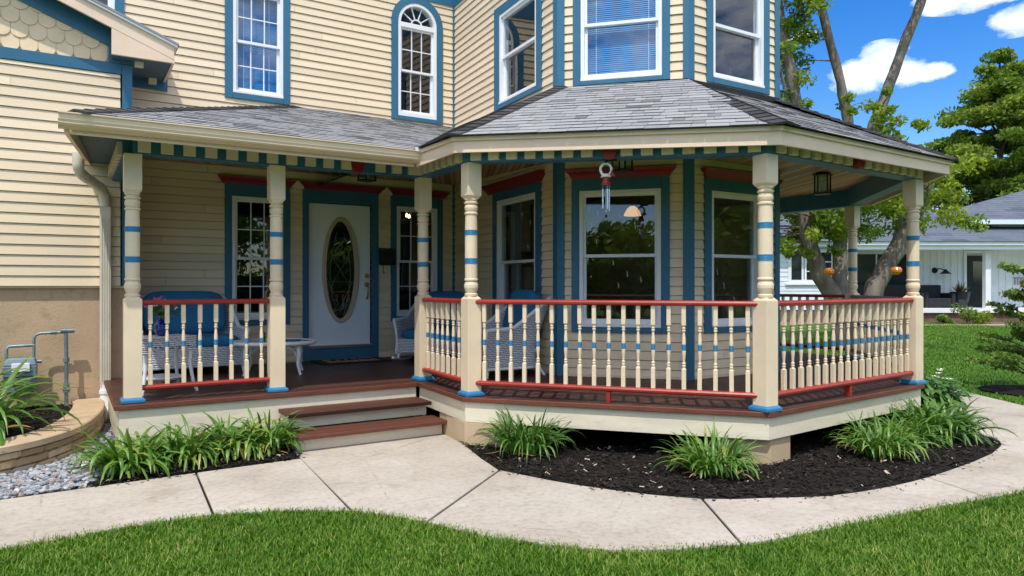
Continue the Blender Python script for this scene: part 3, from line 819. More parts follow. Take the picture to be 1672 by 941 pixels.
# front door
def front_door():
    mb = MB()
    mb.wbox(FW, 2.795, DOOR[0], ZF + 0.002, 2.872, 0.001, 0.035)
    mb.wbox(FW, DOOR[1], 3.912, ZF + 0.002, 2.872, 0.001, 0.035)
    mb.wbox(FW, DOOR[0], DOOR[1], DOOR[3], 2.872, 0.001, 0.033)
    mb.wbox(FW, DOOR[0], DOOR[1], ZF + 0.002, DOOR[2] - 0.035, 0.001, 0.030)
    hpart(mb, 'door_casing', blue, bevel=0.003)
    mb = MB()
    mb.wbox(FW, DOOR[0], DOOR[1], DOOR[2] - 0.034, DOOR[2] - 0.001, -0.08, 0.06)
    hpart(mb, 'threshold', lead)
    # white slab with an oval hole
    u0, u1, z0, z1 = DOOR[0] + 0.012, DOOR[1] - 0.012, DOOR[2], DOOR[3] - 0.008
    cu, cz, ru, rz = 3.355, 1.74, 0.245, 0.735
    mb = MB()
    n = 64
    o = -0.02
    def rect(t):
        ca, sa = math.cos(t), math.sin(t)
        k = []
        if ca > 1e-9: k.append((u1 - cu) / ca)
        if ca < -1e-9: k.append((u0 - cu) / ca)
        if sa > 1e-9: k.append((z1 - cz) / sa)
        if sa < -1e-9: k.append((z0 - cz) / sa)
        r = min(k)
        return cu + r * ca, cz + r * sa
    angs = sorted([2 * PI * i / n for i in range(n)] + [math.atan2(z - cz, u - cu) % (2 * PI) for u in (u0, u1) for z in (z0, z1)])
    for a, b in zip(angs, angs[1:] + [angs[0] + 2 * PI]):
        def el(t, ru=ru, rz=rz):
            ca, sa = math.cos(t), math.sin(t)
            r = 1 / math.sqrt((ca / ru) ** 2 + (sa / rz) ** 2)
            return cu + r * ca, cz + r * sa
        e0, e1, r0, r1 = el(a), el(b), rect(a), rect(b)
        mb.quad(FW.pt(*e0, o), FW.pt(*r0, o), FW.pt(*r1, o), FW.pt(*e1, o))
    for (a, b, c, d) in ((u0, u1, z0, z0), (u0, u1, z1, z1), (u0, u0, z0, z1), (u1, u1, z0, z1)):
        mb.quad(FW.pt(a, c, o), FW.pt(b, d, o), FW.pt(b, d, o - 0.045), FW.pt(a, c, o - 0.045))
    mb.wbox(FW, u0, u1, z0, z0 + 0.02, o, o + 0.012, 0)
    door = hpart(mb, 'front_door', doorwhite)
    # tan moulded ring
    mb = MB()
    n = 72
    prof = [(0.032, 0.0), (0.028, 0.02), (0.012, 0.03), (-0.006, 0.026), (-0.022, 0.03), (-0.034, 0.012), (-0.036, -0.03)]
    for i in range(n):
        a, b = 2 * PI * i / n, 2 * PI * (i + 1) / n
        for (d0, h0), (d1, h1) in zip(prof[:-1], prof[1:]):
            def e(t, d, h): return FW.pt(cu + (ru + d) * math.cos(t), cz + (rz + d) * math.sin(t), o + h)
            mb.add([e(a, d0, h0), e(b, d0, h0), e(b, d1, h1), e(a, d1, h1)], [(0, 1, 2, 3)], smooth=True)
    hpart(mb, 'oval_frame', paint('tan oval frame', (0.55, 0.43, 0.30), rough=0.45, var=0.06), door)
    mb = MB()
    pts = [FW.pt(cu + (ru - 0.03) * math.cos(2 * PI * i / n), cz + (rz - 0.03) * math.sin(2 * PI * i / n), o - 0.02) for i in range(n)]
    mb.add(pts, [tuple(range(n))])
    hpart(mb, 'oval_glass', glass, door)
    mb = MB()
    def came(f, k=24):
        mb.tube([FW.pt(*f(i / k), o - 0.016) for i in range(k + 1)], 0.0035, 5)
    came(lambda t: (cu - 0.2 + 0.4 * t, cz - 0.17))
    for s in (-1, 1):
        came(lambda t: (cu + s * 0.05 + s * 0.10 * math.sin(t * PI), cz - 0.66 + 1.2 * t))
        came(lambda t: (cu + s * 0.13 * math.sin(t * PI * 1.5), cz - 0.6 + 0.9 * t))
        came(lambda t: (cu + s * 0.15 * (1 - t) * math.cos(t * 3), cz + 0.1 + 0.3 * t))
        came(lambda t: (cu + s * 0.18 * (1 - t), cz - 0.17 - 0.38 * t))
    hpart(mb, 'came_lines', lead, door)
    mb = MB()
    hx = 3.745
    mb.tube([FW.pt(hx, 1.66, o), FW.pt(hx, 1.66, o + 0.025), FW.pt(hx, 1.66, o + 0.035)], [0.032, 0.03, 0.018], 14)
    hpart(mb, 'deadbolt', brass, door)
    mb = MB()
    mb.tube([FW.pt(hx, 1.53, o), FW.pt(hx, 1.53, o + 0.02)], 0.036, 14)
    mb.tube([FW.pt(hx, 1.53, o + 0.02), FW.pt(hx, 1.50, o + 0.06), FW.pt(hx, 1.44, o + 0.065), FW.pt(hx, 1.36, o + 0.055), FW.pt(hx, 1.32, o + 0.012)], [0.014, 0.012, 0.013, 0.011, 0.016], 8)
    hpart(mb, 'handle', brass, door)
front_door()

# interior: plain dark rooms behind the glass
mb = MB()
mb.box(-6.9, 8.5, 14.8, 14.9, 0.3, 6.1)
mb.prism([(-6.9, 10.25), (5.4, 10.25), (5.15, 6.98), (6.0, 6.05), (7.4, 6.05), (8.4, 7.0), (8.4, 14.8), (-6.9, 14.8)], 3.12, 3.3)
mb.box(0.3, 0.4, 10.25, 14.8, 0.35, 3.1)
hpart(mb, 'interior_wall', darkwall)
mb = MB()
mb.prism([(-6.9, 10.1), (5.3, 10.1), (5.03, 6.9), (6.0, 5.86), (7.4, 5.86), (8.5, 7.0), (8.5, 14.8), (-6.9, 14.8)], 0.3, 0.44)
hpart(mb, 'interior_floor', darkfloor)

# ------------------------------------------------------------------ left wing of the house
mb = MB()
slope = 0.40
def rake(x): return 4.255 + slope * (1.05 - x)      # roof underside height along the gable
lap_siding(mb, VW, 0.0, VW.len - 0.1, 1.51, 3.93, e=0.113)
hpart(mb, 'clapboard_wall', siding)
mb = MB()
mb.box(-7.0, 0.60, 9.35, 9.45, -0.2, 1.512)
mb.box(0.50, 0.60, 9.45, 10.0, -0.2, 1.512)
hpart(mb, 'stucco_wall', stucco)
mb = MB()
mb.box(-7.0, 0.60, 9.315, 9.40, 1.485, 1.512)
hpart(mb, 'siding_drip_edge', creamtrim)
mb = MB()
lap_siding(mb, Wall((0.62, 9.30), (0.62, 10.02)), 0.0, 0.72, 1.51, 4.4, e=0.113)
hpart(mb, 'side_clapboards', siding)
mb = MB()
mb.box(0.535, 0.638, 9.272, 9.299, 1.512, 4.04)
hpart(mb, 'corner_board', blue)
mb = MB()
mb.box(-7.0, 0.53, 9.275, 9.299, 3.93, 4.05)
hpart(mb, 'belt_board', blue)
# fish scale shingles in the gable
mb = MB()
row = 0
z = 4.025
while z < 6.1:
    x = -3.3 + (0.082 if row % 2 else 0)
    while x < 0.38:
        w2 = 0.080
        if z + 0.16 < rake(x) - 0.1:
            pts = [(x - w2, z + 0.21), (x - w2, z + 0.075)]
            for i in range(0, 11):
                a = PI + PI * i / 10
                pts.append((x + w2 * math.cos(a), z + 0.075 + 0.072 * math.sin(a)))
            pts += [(x + w2, z + 0.21)]
            n = len(pts)
            th = lambda zz: 0.020 - 0.016 * (zz - z) / 0.21
            vs = [(p[0], 9.295 - th(p[1]), p[1]) for p in pts] + [(p[0], 9.297, p[1]) for p in pts]
            mb.add(vs, [tuple(range(n))[::-1]] + [(i, (i + 1) % n, n + (i + 1) % n, n + i) for i in range(n)], 0, random.random())
        x += 0.164
    z += 0.15
    row += 1
mb.prism([(-7, 9.297), (0.62, 9.297), (0.62, 9.32), (-7, 9.32)], 4.0, [6.6, rake(0.62), rake(0.62), 6.6])
hpart(mb, 'scalloped_gable_shingles', paint('gable shingles', (0.77, 0.60, 0.40), rough=0.6, var=0.08, scale=5, bump=0.2))
# blue rake board on the wall
mb = MB()
def slab(mb, x0, x1, za, zb, y0, y1, m=0):
    """sloped band: za(x), zb(x) lower and upper edge"""
    mb.hexa([(x0, y0, za(x0)), (x1, y0, za(x1)), (x1, y1, za(x1)), (x0, y1, za(x0)), (x0, y0, zb(x0)), (x1, y0, zb(x1)), (x1, y1, zb(x1)), (x0, y1, zb(x0))], m)
slab(mb, -3.0, 0.40, lambda x: rake(x) - 0.28, lambda x: rake(x) - 0.03, 9.262, 9.294)
mb.hexa([(0.40, 9.264, 4.05), (0.636, 9.264, 4.05), (0.636, 9.296, 4.05), (0.40, 9.296, 4.05), (0.40, 9.264, rake(.4) - .03), (0.636, 9.264, rake(.636) - .03), (0.636, 9.296, rake(.636) - .03), (0.40, 9.296, rake(.4) - .03)])
hpart(mb, 'rake_board', blue)
# overhanging rake: fascia, return, soffit, shingle edge
mb = MB()
slab(mb, -3.0, 1.05, lambda x: rake(x) - 0.13, lambda x: rake(x) + 0.02, 9.05, 9.09)
mb.hexa([(0.42, 9.053, 4.085), (1.03, 9.053, 4.085), (1.03, 9.09, 4.085), (0.42, 9.09, 4.085), (0.42, 9.053, rake(.42) - .131), (1.03, 9.053, rake(1.03) - .131), (1.03, 9.09, rake(1.03) - .131), (0.42, 9.09, rake(.42) - .131)])
mb.box(1.03, 1.055, 9.055, 10.0, 4.08, 4.27)
hpart(mb, 'rake_fascia', peach)
mb = MB()
slab(mb, -3.0, 1.03, lambda x: rake(x) - 0.05, lambda x: rake(x) - 0.02, 9.09, 9.29)
mb.box(0.43, 1.03, 9.09, 9.995, 4.09, 4.105)
mb.box(0.62, 1.08, 9.96, 9.998, 3.98, 4.20, 1)
hpart(mb, 'soffit', [soffitm, blue])
mb = MB()
mb.box(0.66, 0.75, 9.22, 9.27, 4.03, 4.09)
hpart(mb, 'eave_block', creamtrim)
mb = MB()
mb.box(0.86, 0.95, 9.86, 9.95, 4.03, 4.09)
hpart(mb, 'eave_block', creamtrim)
mb = MB()
slab(mb, -3.0, 1.085, lambda x: rake(x) + 0.021, lambda x: rake(x) + 0.045, 9.02, 10.0)
hpart(mb, 'drip_edge', white)
mb = MB()
slab(mb, -3.0, 1.10, lambda x: rake(x) + 0.046, lambda x: rake(x) + 0.07, 9.01, 10.0)
slab(mb, -7.2, -3.0, lambda x: rake(-3) - 0.4 * (-3 - x) + 0.046, lambda x: rake(-3) - 0.4 * (-3 - x) + 0.07, 9.01, 10.0)
hpart(mb, 'wing_roof', shingle)

# ------------------------------------------------------------------ the porch
porch = thing('porch', 'wraparound porch with turned cream posts, red rails and grey shingle roof', 'porch', (3.2, 7.2, 0))
def ppart(mb, name, m, parent=porch, **kw):
    return mb.build(name, m, parent, **kw)

P1, P2, P3, P4, P5, P6, P7, P8 = (0.507, 7.33), (1.785, 7.33), (3.40, 7.33), (3.315, 6.05), (5.03, 3.99), (7.76, 4.235), (9.72, 6.18), (9.72, 9.3)
ZB = {P1: 2.705, P2: 2.712, P3: 2.72, P4: 2.69, P5: 2.62, P6: 2.65, P7: 2.67, P8: 2.67}
deck_poly = [(0.366, 7.17), (3.27, 7.17), (3.20, 5.985), (4.985, 3.905), (7.81, 4.155), (9.86, 6.14), (9.86, 9.5), (8.59, 9.5), (8.59, 6.88), (7.485, 5.75), (5.935, 5.75), (4.92, 6.845), (5.175, 10.01), (0.61, 10.01), (0.61, 9.36), (0.366, 9.30)]
mb = MB()
mb.prism(deck_poly, 0.412, ZF)
ppart(mb, 'deck', deckwood)

def offset_path(path, d, closed=False):
    """offset a 2d polyline to its right-hand (outer) side by d, mitred"""
    out = []
    n = len(path)
    for i, p in enumerate(path):
        p = Vector(p)
        ds = []
        if i > 0: ds.append((p - Vector(path[i - 1])).normalized())
        if i < n - 1: ds.append((Vector(path[i + 1]) - p).normalized())
        ns = [Vector((k.y, -k.x)) for k in ds]
        if len(ns) == 1:
            out.append(p + ns[0] * d)
        else:
            b = (ns[0] + ns[1]).normalized()
            out.append(p + b * (d / max(0.3, b.dot(ns[0]))))
    return [(q.x, q.y) for q in out]

def strip(mb, path, zs0, zs1, d0, d1, m=0):
    """board following a path between offsets d0 (inner) and d1 (outer); heights per path point"""
    a, b = offset_path(path, d0), offset_path(path, d1)
    n = len(path)
    z0 = zs0 if isinstance(zs0, (list, tuple)) else [zs0] * n
    z1 = zs1 if isinstance(zs1, (list, tuple)) else [zs1] * n
    for i in range(n - 1):
        mb.hexa([(*b[i], z0[i]), (*b[i + 1], z0[i + 1]), (*a[i + 1], z0[i + 1]), (*a[i], z0[i]), (*b[i], z1[i]), (*b[i + 1], z1[i + 1]), (*a[i + 1], z1[i + 1]), (*a[i], z1[i])], m)

edge = deck_poly[:7]
mb = MB()
strip(mb, [(0.366, 9.29)] + edge, 0.409, ZF + 0.003, 0.0, 0.016)
ppart(mb, 'deck_nosing', deckedge, bevel=0.006)
mb = MB()
strip(mb, [(0.39, 9.28), (0.39, 7.19), (1.775, 7.19)], 0.07, 0.408, -0.035, 0.0)
strip(mb, [(1.775, 7.19), (3.25, 7.19)], 0.2, 0.408, -0.035, 0.0)
e2 = offset_path(edge, -0.02)
strip(mb, e2[1:], 0.215, 0.408, -0.035, 0.0)
ppart(mb, 'skirt_board', skirtm)
# piers
for poly in ([(3.275, 6.66), (3.215, 6.0), (3.55, 5.61), (3.95, 6.6)], [(4.78, 4.26), (5.06, 3.955), (5.36, 3.985), (5.36, 4.35), (5.0, 4.6)], [(7.3, 4.6), (7.42, 4.165), (7.72, 4.19), (7.98, 4.44), (7.7, 4.8)], [(9.4, 6.1), (9.6, 5.95), (9.81, 6.2), (9.81, 6.6), (9.4, 6.6)]):
    mb = MB()
    mb.prism(poly, -0.1, 0.214)
    ppart(mb, 'pier', pierm, bevel=0.01)
# steps: treads, risers and sides
for k, (yf, yb, zt, x1, ri) in enumerate(((6.78, 7.17, 0.30, 3.245, 6.815), (6.44, 6.80, 0.153, 3.262, 6.475))):
    mb = MB()
    mb.box(1.765, x1, yf, yb - 0.002, zt - 0.038, zt)
    st = ppart(mb, 'step', stepwood, bevel=0.006)
    mb = MB()
    mb.box(1.785, x1 - 0.02, ri + 0.06, ri + 0.085, zt - 0.15, zt - 0.039)
    mb.box(1.785, 1.81, ri + 0.085, 7.16, -0.05 + 0.12 * (1 - k), zt - 0.039)
    mb.box(x1 - 0.045, x1 - 0.02, ri + 0.085, 7.16, -0.05 + 0.12 * (1 - k), zt - 0.039)
    ppart(mb, 'riser', skirtm, st)
mb = MB()
mb.tube([(3.10, 6.855, 0.20), (3.08, 6.85, 0.235), (3.11, 6.845, 0.25), (3.13, 6.86, 0.225)], 0.006, 6)
ppart(mb, 'cord_hook', white)

# posts
def post(p, full=True):
    x, y = p
    zt = ZB[p]
    w = 0.0735
    mb = MB()
    z1 = 1.385
    def sq(za, zb, w, m=0): mb.box(x - w, x + w, y - w, y + w, za, zb, m)
    sq(ZF + 0.045, z1, w)
    # pyramidal shoulders
    def frus(za, zb, wa, wb):
        mb.hexa([(x - wa, y - wa, za), (x + wa, y - wa, za), (x + wa, y + wa, za), (x - wa, y + wa, za), (x - wb, y - wb, zb), (x + wb, y - wb, zb), (x + wb, y + wb, zb), (x - wb, y + wb, zb)])
    frus(z1, z1 + 0.025, w, 0.05)
    zu = 2.375
    frus(zu - 0.03, zu, 0.05, w)
    sq(zu, zt, w)
    prof = [(0.05, 1.40), (0.064, 1.412), (0.066, 1.432), (0.052, 1.440), (0.060, 1.462), (0.069, 1.492), (0.069, 1.517), (0.060, 1.545), (0.053, 1.553), (0.066, 1.560), (0.068, 1.572), (0.060, 1.582), (0.0615, 1.70),
            (0.0615, 1.722), (0.0645, 1.722), (0.0645, 1.735), (0.0625, 1.738), (0.0645, 1.741), (0.0645, 1.757), (0.0625, 1.760), (0.0645, 1.763), (0.0645, 1.776), (0.0615, 1.776), (0.0615, 1.999), (0.0645, 1.999), (0.0645, 2.012), (0.0625, 2.015), (0.0645, 2.018), (0.0645, 2.03), (0.0625, 2.033), (0.0645, 2.036), (0.0645, 2.048), (0.0615, 2.048),
            (0.058, 2.19), (0.058, 2.197), (0.067, 2.202), (0.067, 2.214), (0.054, 2.222), (0.062, 2.24), (0.066, 2.262), (0.062, 2.284), (0.053, 2.294), (0.068, 2.302), (0.070, 2.314), (0.058, 2.322), (0.052, 2.332), (0.064, 2.338), (0.064, 2.352), (0.05, 2.36)]
    mats = []
    for (r0, a), (r1, b) in zip(prof[:-1], prof[1:]):
        mid = (a + b) / 2
        mats.append(1 if (1.7225 <= mid <= 1.776 or 1.9995 <= mid <= 2.048) and not (a == b and r0 < r1 and False) else 0)
    mb.lathe(prof, (x, y, 0), 20, mats)
    o = ppart(mb, 'porch_post', [creamtrim, bluelt], bevel=0.004)
    mb = MB()
    wb = 0.098
    mb.box(x - wb, x + wb, y - wb, y + wb, ZF + 0.004, ZF + 0.03)
    mb.hexa([(x - wb, y - wb, ZF + 0.03), (x + wb, y - wb, ZF + 0.03), (x + wb, y + wb, ZF + 0.03), (x - wb, y + wb, ZF + 0.03), (x - w - 0.003, y - w - 0.003, ZF + 0.05), (x + w + 0.003, y - w - 0.003, ZF + 0.05), (x + w + 0.003, y + w + 0.003, ZF + 0.05), (x - w - 0.003, y + w + 0.003, ZF + 0.05)])
    ppart(mb, 'post_base', bluelt, o, bevel=0.004)
for p in (P1, P2, P3, P4, P5, P6, P7, P8):
    post(p)

# railings
ZR0, ZR1 = 0.600, 1.335        # baluster bottom / top
def baluster_mesh():
    mb = MB()
    H = ZR1 - ZR0
    w = 0.0185
    mb.box(-w, w, -w, w, 0, 0.245 * H)
    mb.box(-w, w, -w, w, 0.765 * H, H)
    pr = [(w, .245), (.015, .255), (.010, .262), (.0165, .272), (.0165, .285), (.011, .293), (.0165, .302), (.0165, .315), (.010, .323), (.012, .36), (.0165, .42), (.018, .455), (.0155, .468), (.0195, .468), (.0195, .487), (.018, .490), (.0195, .493), (.0195, .508), (.018, .511), (.0195, .514), (.0195, .533), (.0155, .533), (.0175, .545), (.016, .60), (.011, .67), (.010, .685), (.0165, .695), (.0165, .708), (.011, .715), (.0165, .724), (.0165, .737), (.010, .745), (.015, .757), (w, .765)]
    mats = [1 if .468 <= (a[1] + b[1]) / 2 <= .533 else 0 for a, b in zip(pr[:-1], pr[1:])]
    mb.lathe([(r, z * H) for r, z in pr], (0, 0, 0), 12, mats)
    return mb
BAL = None
def railing(a, b, n, support=True, mats=(redp, redp)):
    global BAL
    a, b = Vector(a), Vector(b)
    d = (b - a).normalized()
    nrm = Vector((d.y, -d.x))
    s, e = a + d * 0.05, b - d * 0.05
    def rail(prof, z):
        mb = MB()
        vs = []
        for q in (s, e):
            for (o, h) in prof:
                vs.append((q.x + nrm.x * o, q.y + nrm.y * o, z + h))
        k = len(prof)
        mb.add(vs, [(i, (i + 1) % k, k + (i + 1) % k, k + i) for i in range(k)] + [tuple(range(k))[::-1], tuple(range(k, 2 * k))])
        return mb
    topprof = [(0.028, 0.0), (0.042, 0.010), (0.044, 0.026), (0.034, 0.040), (0.012, 0.047), (-0.012, 0.047), (-0.034, 0.040), (-0.044, 0.026), (-0.042, 0.010), (-0.028, 0.0)]
    ra = ppart(rail(topprof, ZR1), 'railing', redp, smooth=False)
    botprof = [(0.028, -0.045), (0.040, -0.035), (0.043, -0.018), (0.034, -0.004), (0.02, 0.0), (-0.02, 0.0), (-0.034, -0.004), (-0.043, -0.018), (-0.040, -0.035), (-0.028, -0.045)]
    ppart(rail(botprof, ZR0), 'bottom_rail', redp, ra)
    if support:
        m_ = (a + b) / 2
        mb = MB()
        p = [m_ + d * i * 0.018 + nrm * j * 0.03 for (i, j) in ((-1, 1), (1, 1), (1, -1), (-1, -1))]
        mb.prism([(q.x, q.y) for q in p], ZF + 0.001, ZR0 - 0.046)
        ppart(mb, 'rail_foot', redp, ra)
    rl = Vector(porch.location)
    ln = (b - a).length
    for i in range(n):
        q = a + d * (0.0735 + (ln - 0.147) * (i + 0.5 + 0.0) / n)
        if BAL is None:
            BAL = baluster_mesh().build('baluster', [creamtrim, bluelt], ra, local=True, bevel=0.002)
            o = BAL
        else:
            o = BAL.copy()
            COL.objects.link(o)
            o.parent = ra
        o.location = (q.x - rl.x, q.y - rl.y, ZR0 - rl.z)
        o.rotation_euler = (R(random.gauss(0, .25)), R(random.gauss(0, .25)), math.atan2(d.y, d.x) + R(random.gauss(0, 1.2)))
railing(P1, P2, 8, False)
railing(P3, P4, 8, False)
railing(P4, P5, 19)
railing(P5, P6, 19)
railing(P6, P7, 19)
railing(P7, P8, 20)

# beam with dentil blocks
bpath = [(0.507, 9.30), P1, P2, P3]
gpath = [P3, P4, P5, P6, P7, P8]
mb = MB()
strip(mb, [P1, P3], [ZB[P1], ZB[P3]], 3.055, -0.075, 0.075)
strip(mb, [(0.507, 9.28), (0.507, 7.41)], 2.706, 3.05, -0.075, 0.0745)
strip(mb, gpath, [ZB[p] for p in gpath], [ZB[p] + 0.245 for p in gpath], -0.075, 0.0752)
ppart(mb, 'beam', blue)
mb = MB()
def dentils(a, b, za, zb, n, off=0.0755, skip=(), zh=0.135):
    a, b = Vector(a), Vector(b)
    d = (b - a).normalized(); nr = Vector((d.y, -d.x)); ln = (b - a).length
    for i in range(n):
        if i in skip: continue
        t = (i + 0.5) / n
        c = a + (b - a) * t + nr * off
        z = za + (zb - za) * t
        w = 0.052 if True else 0
        q = [c + nr * 0.04 - d * w, c + nr * 0.04 + d * w, c + d * w, c - d * w]
        mk = MB()
        mk.prism([(p.x, p.y) for p in q], z + 0.014, z + zh)
        ppart(mk, 'dentil_block', creamtrim)
dentils((0.5, 7.33), (3.325, 7.33), ZB[P1], ZB[P3], 15, skip=(11,), zh=0.18)
dentils((0.507, 9.2), (0.507, 7.45), ZB[P1], ZB[P1], 9)
dentils((3.40, 7.26), P4, ZB[P3], ZB[P4], 7)
dentils(P4, P5, ZB[P4], ZB[P5], 15, skip=(7,))
dentils(P5, P6, ZB[P5], ZB[P6], 15, skip=(7,))
dentils(P6, P7, ZB[P6], ZB[P7], 14)
def keystone(a, b, za, zb, t):
    a, b = Vector(a), Vector(b)
    d = (b - a).normalized(); nr = Vector((d.y, -d.x))
    c = a + (b - a) * t + nr * 0.0765
    z = za + (zb - za) * t
    mb = MB()
    def q(u, zz, o): return (c.x + d.x * u + nr.x * o, c.y + d.y * u + nr.y * o, zz)
    zl, zm, zt = z - 0.012, z + 0.03, z + 0.15
    f = [(-0.045, zl), (0.045, zl), (0.065, zm), (0.085, zt), (-0.085, zt), (-0.065, zm)]
    vs = [q(u, zz, 0.055) for u, zz in f] + [q(u, zz, 0) for u, zz in f]
    mb.add(vs, [tuple(range(6))] + [(i, 6 + i, 6 + (i + 1) % 6, (i + 1) % 6) for i in range(6)])
    ppart(mb, 'keystone', redmold, bevel=0.006)
keystone(P1, P3, ZB[P1], ZB[P3], (2.595 - 0.507) / (3.40 - 0.507))
keystone(P4, P5, ZB[P4], ZB[P5], 0.51)
keystone(P5, P6, ZB[P5], ZB[P6], 0.50)

# fascia and soffit
EX = 6.745   # front fascia line
fpath = [(3.05, 6.75), (3.075, 5.945), (4.93, 3.75), (7.90, 3.93), (10.02, 6.05), (10.02, 9.6)]
fz0 = [2.735, 2.758, 2.66, 2.688, 2.69, 2.69]
fz1 = [2.855, 2.865, 2.772, 2.785, 2.79, 2.79]
ft1 = [2.895, 2.903, 2.81, 2.825, 2.83, 2.83]
mb = MB()
strip(mb, fpath, fz0, fz1, -0.03, 0.0)
strip(mb, fpath, [z + 0.001 for z in fz1], ft1, -0.03, 0.022)
strip(mb, [(0.20, 9.29), (-0.02, 6.74)], [2.86, 2.735], [2.99, 2.87], -0.03, 0.0)
strip(mb, [(-0.02, 6.745), (3.03, 6.745)], 2.735, 2.87, -0.03, 0.0)
ppart(mb, 'fascia', peach)
mb = MB()
def sheet(poly, z, m=0):
    mb.add([(x, y, z) for x, y in poly], [tuple(range(len(poly)))], m)
sheet([(-0.01, 6.76), (3.06, 6.76), (3.33, 7.26), (0.43, 7.26)], 2.89)
sheet([(-0.01, 6.76), (0.43, 7.26), (0.43, 9.29), (0.20, 9.29)], 2.891)
ip = offset_path(gpath, 0.07)
fi = offset_path(fpath, -0.01)
for i in range(5):
    mb.add([(*fi[i], fz0[i] + 0.10), (*fi[i + 1], fz0[i + 1] + 0.10), (*ip[i + 1], fz0[i + 1] + 0.10), (*ip[i], fz0[i] + 0.10)], [(0, 1, 2, 3)])
ppart(mb, 'soffit', soffitm)
# ceiling
mb = MB()
def cq(*p):
    mb.add(list(p) + [(q[0], q[1], q[2] + 0.012) for q in p], [tuple(range(len(p)))[::-1], tuple(range(len(p), 2 * len(p)))])
cq((0.55, 7.39, 3.04), (3.42, 7.39, 3.04), (5.18, 10.0, 3.10), (0.63, 10.0, 3.10), (0.55, 9.3, 3.08))
cin = offset_path(gpath, -0.07)
cz = [ZB[p] + 0.24 for p in gpath]
bay = [(5.18, 10.0, 3.10), (4.91, 6.84, 2.99), (5.93, 5.74, 2.96), (7.5, 5.74, 2.95), (8.62, 6.86, 2.95), (8.62, 9.3, 2.95)]
for k in range(5):
    a, b = (*cin[k], cz[k]), (*cin[k + 1], cz[k + 1])
    cq(a, b, bay[k + 1]); cq(a, bay[k + 1], bay[k])
ppart(mb, 'ceiling', ceilwood)
# gutter: K profile along the front eave
prof = [(6.738, 2.765), (6.70, 2.765), (6.655, 2.79), (6.635, 2.83), (6.632, 2.868), (6.618, 2.875), (6.618, 2.885), (6.64, 2.885), (6.645, 2.80), (6.70, 2.775), (6.736, 2.775)]
mb = MB()
k = len(prof)
mb.add([(x, y, z) for x in (-0.06, 3.09) for (y, z) in prof], [(i, (i + 1) % k, k + (i + 1) % k, k + i) for i in range(k)])
for x, s in ((-0.06, 1), (3.09, -1)):
    mb.add([(x, y, z) for (y, z) in prof[:6]] + [(x, 6.738, 2.885)], [tuple(range(7))[::s]])
gut = ppart(mb, 'gutter', gutterm)
mb = MB()
def rect_tube(mb, pts, w, h):
    """rectangular pipe in the XZ/YZ sense: cross-section axes X and the horizontal normal"""
    vs = []
    for (x, y, z, tilt) in pts:
        ca, sa = math.cos(tilt), math.sin(tilt)
        for (a, b) in ((-w, -h), (w, -h), (w, h), (-w, h)):
            vs.append((x + a * ca, y + b * ca, z + a * sa * 0.7 + b * sa))
    n = len(pts)
    mb.add(vs, [(4 * i + j, 4 * i + (j + 1) % 4, 4 * i + 4 + (j + 1) % 4, 4 * i + 4 + j) for i in range(n - 1) for j in range(4)])
dp = [(0.10, 8.72, 2.90), (0.10, 8.72, 2.78), (0.105, 8.735, 2.735), (0.125, 8.79, 2.70), (0.16, 8.86, 2.675), (0.25, 9.03, 2.635), (0.30, 9.12, 2.615), (0.335, 9.19, 2.585), (0.357, 9.225, 2.53), (0.365, 9.235, 2.45), (0.365, 9.235, 2.40), (0.365, 9.235, 0.42)]
mb.tube(dp[:-1], 0.054, 12)
mb.box(0.312, 0.418, 9.196, 9.274, 0.42, 2.40)
for k in range(3, 9):
    p_, q_ = Vector(dp[k]), Vector(dp[k + 1])
    for f_ in (.25, .75):
        c_ = p_.lerp(q_, f_); d_ = (q_ - p_).normalized() * .006
        mb.tube([c_ - d_, c_ + d_], 0.058, 12)
for xx in (-0.035, -0.012, 0.012, 0.035):
    mb.box(0.365 + xx - 0.005, 0.365 + xx + 0.005, 9.188, 9.196, 0.45, 2.27)
mb.box(0.32, 0.41, 9.19, 9.28, 0.38, 0.43)
ppart(mb, 'downspout', downm, gut)
mb = MB()
mb.tube([(0.365, 9.23, 0.40), (0.365, 9.23, 0.25), (0.375, 9.2, 0.12), (0.38, 9.1, 0.0)], [0.052, 0.052, 0.05, 0.05], 12)
mb.tube([(0.365, 9.23, 0.30), (0.365, 9.23, 0.34)], 0.062, 12)
ppart(mb, 'drain_pipe', white, gut)

# ---- roofs: real shingle courses clipped to each slope
def clip_poly(poly, clipper):
    out = poly
    n = len(clipper)
    for i in range(n):
        a, b = clipper[i], clipper[(i + 1) % n]
        inp, out = out, []
        if not inp: break
        def side(p): return (b[0] - a[0]) * (p[1] - a[1]) - (b[1] - a[1]) * (p[0] - a[0])
        for j in range(len(inp)):
            p, q = inp[j], inp[(j + 1) % len(inp)]
            sp_, sq_ = side(p), side(q)
            if sp_ >= -1e-9: out.append(p)
            if (sp_ > 0 > sq_) or (sp_ < 0 < sq_):
                t = sp_ / (sp_ - sq_)
                out.append((p[0] + t * (q[0] - p[0]), p[1] + t * (q[1] - p[1])))
    return out

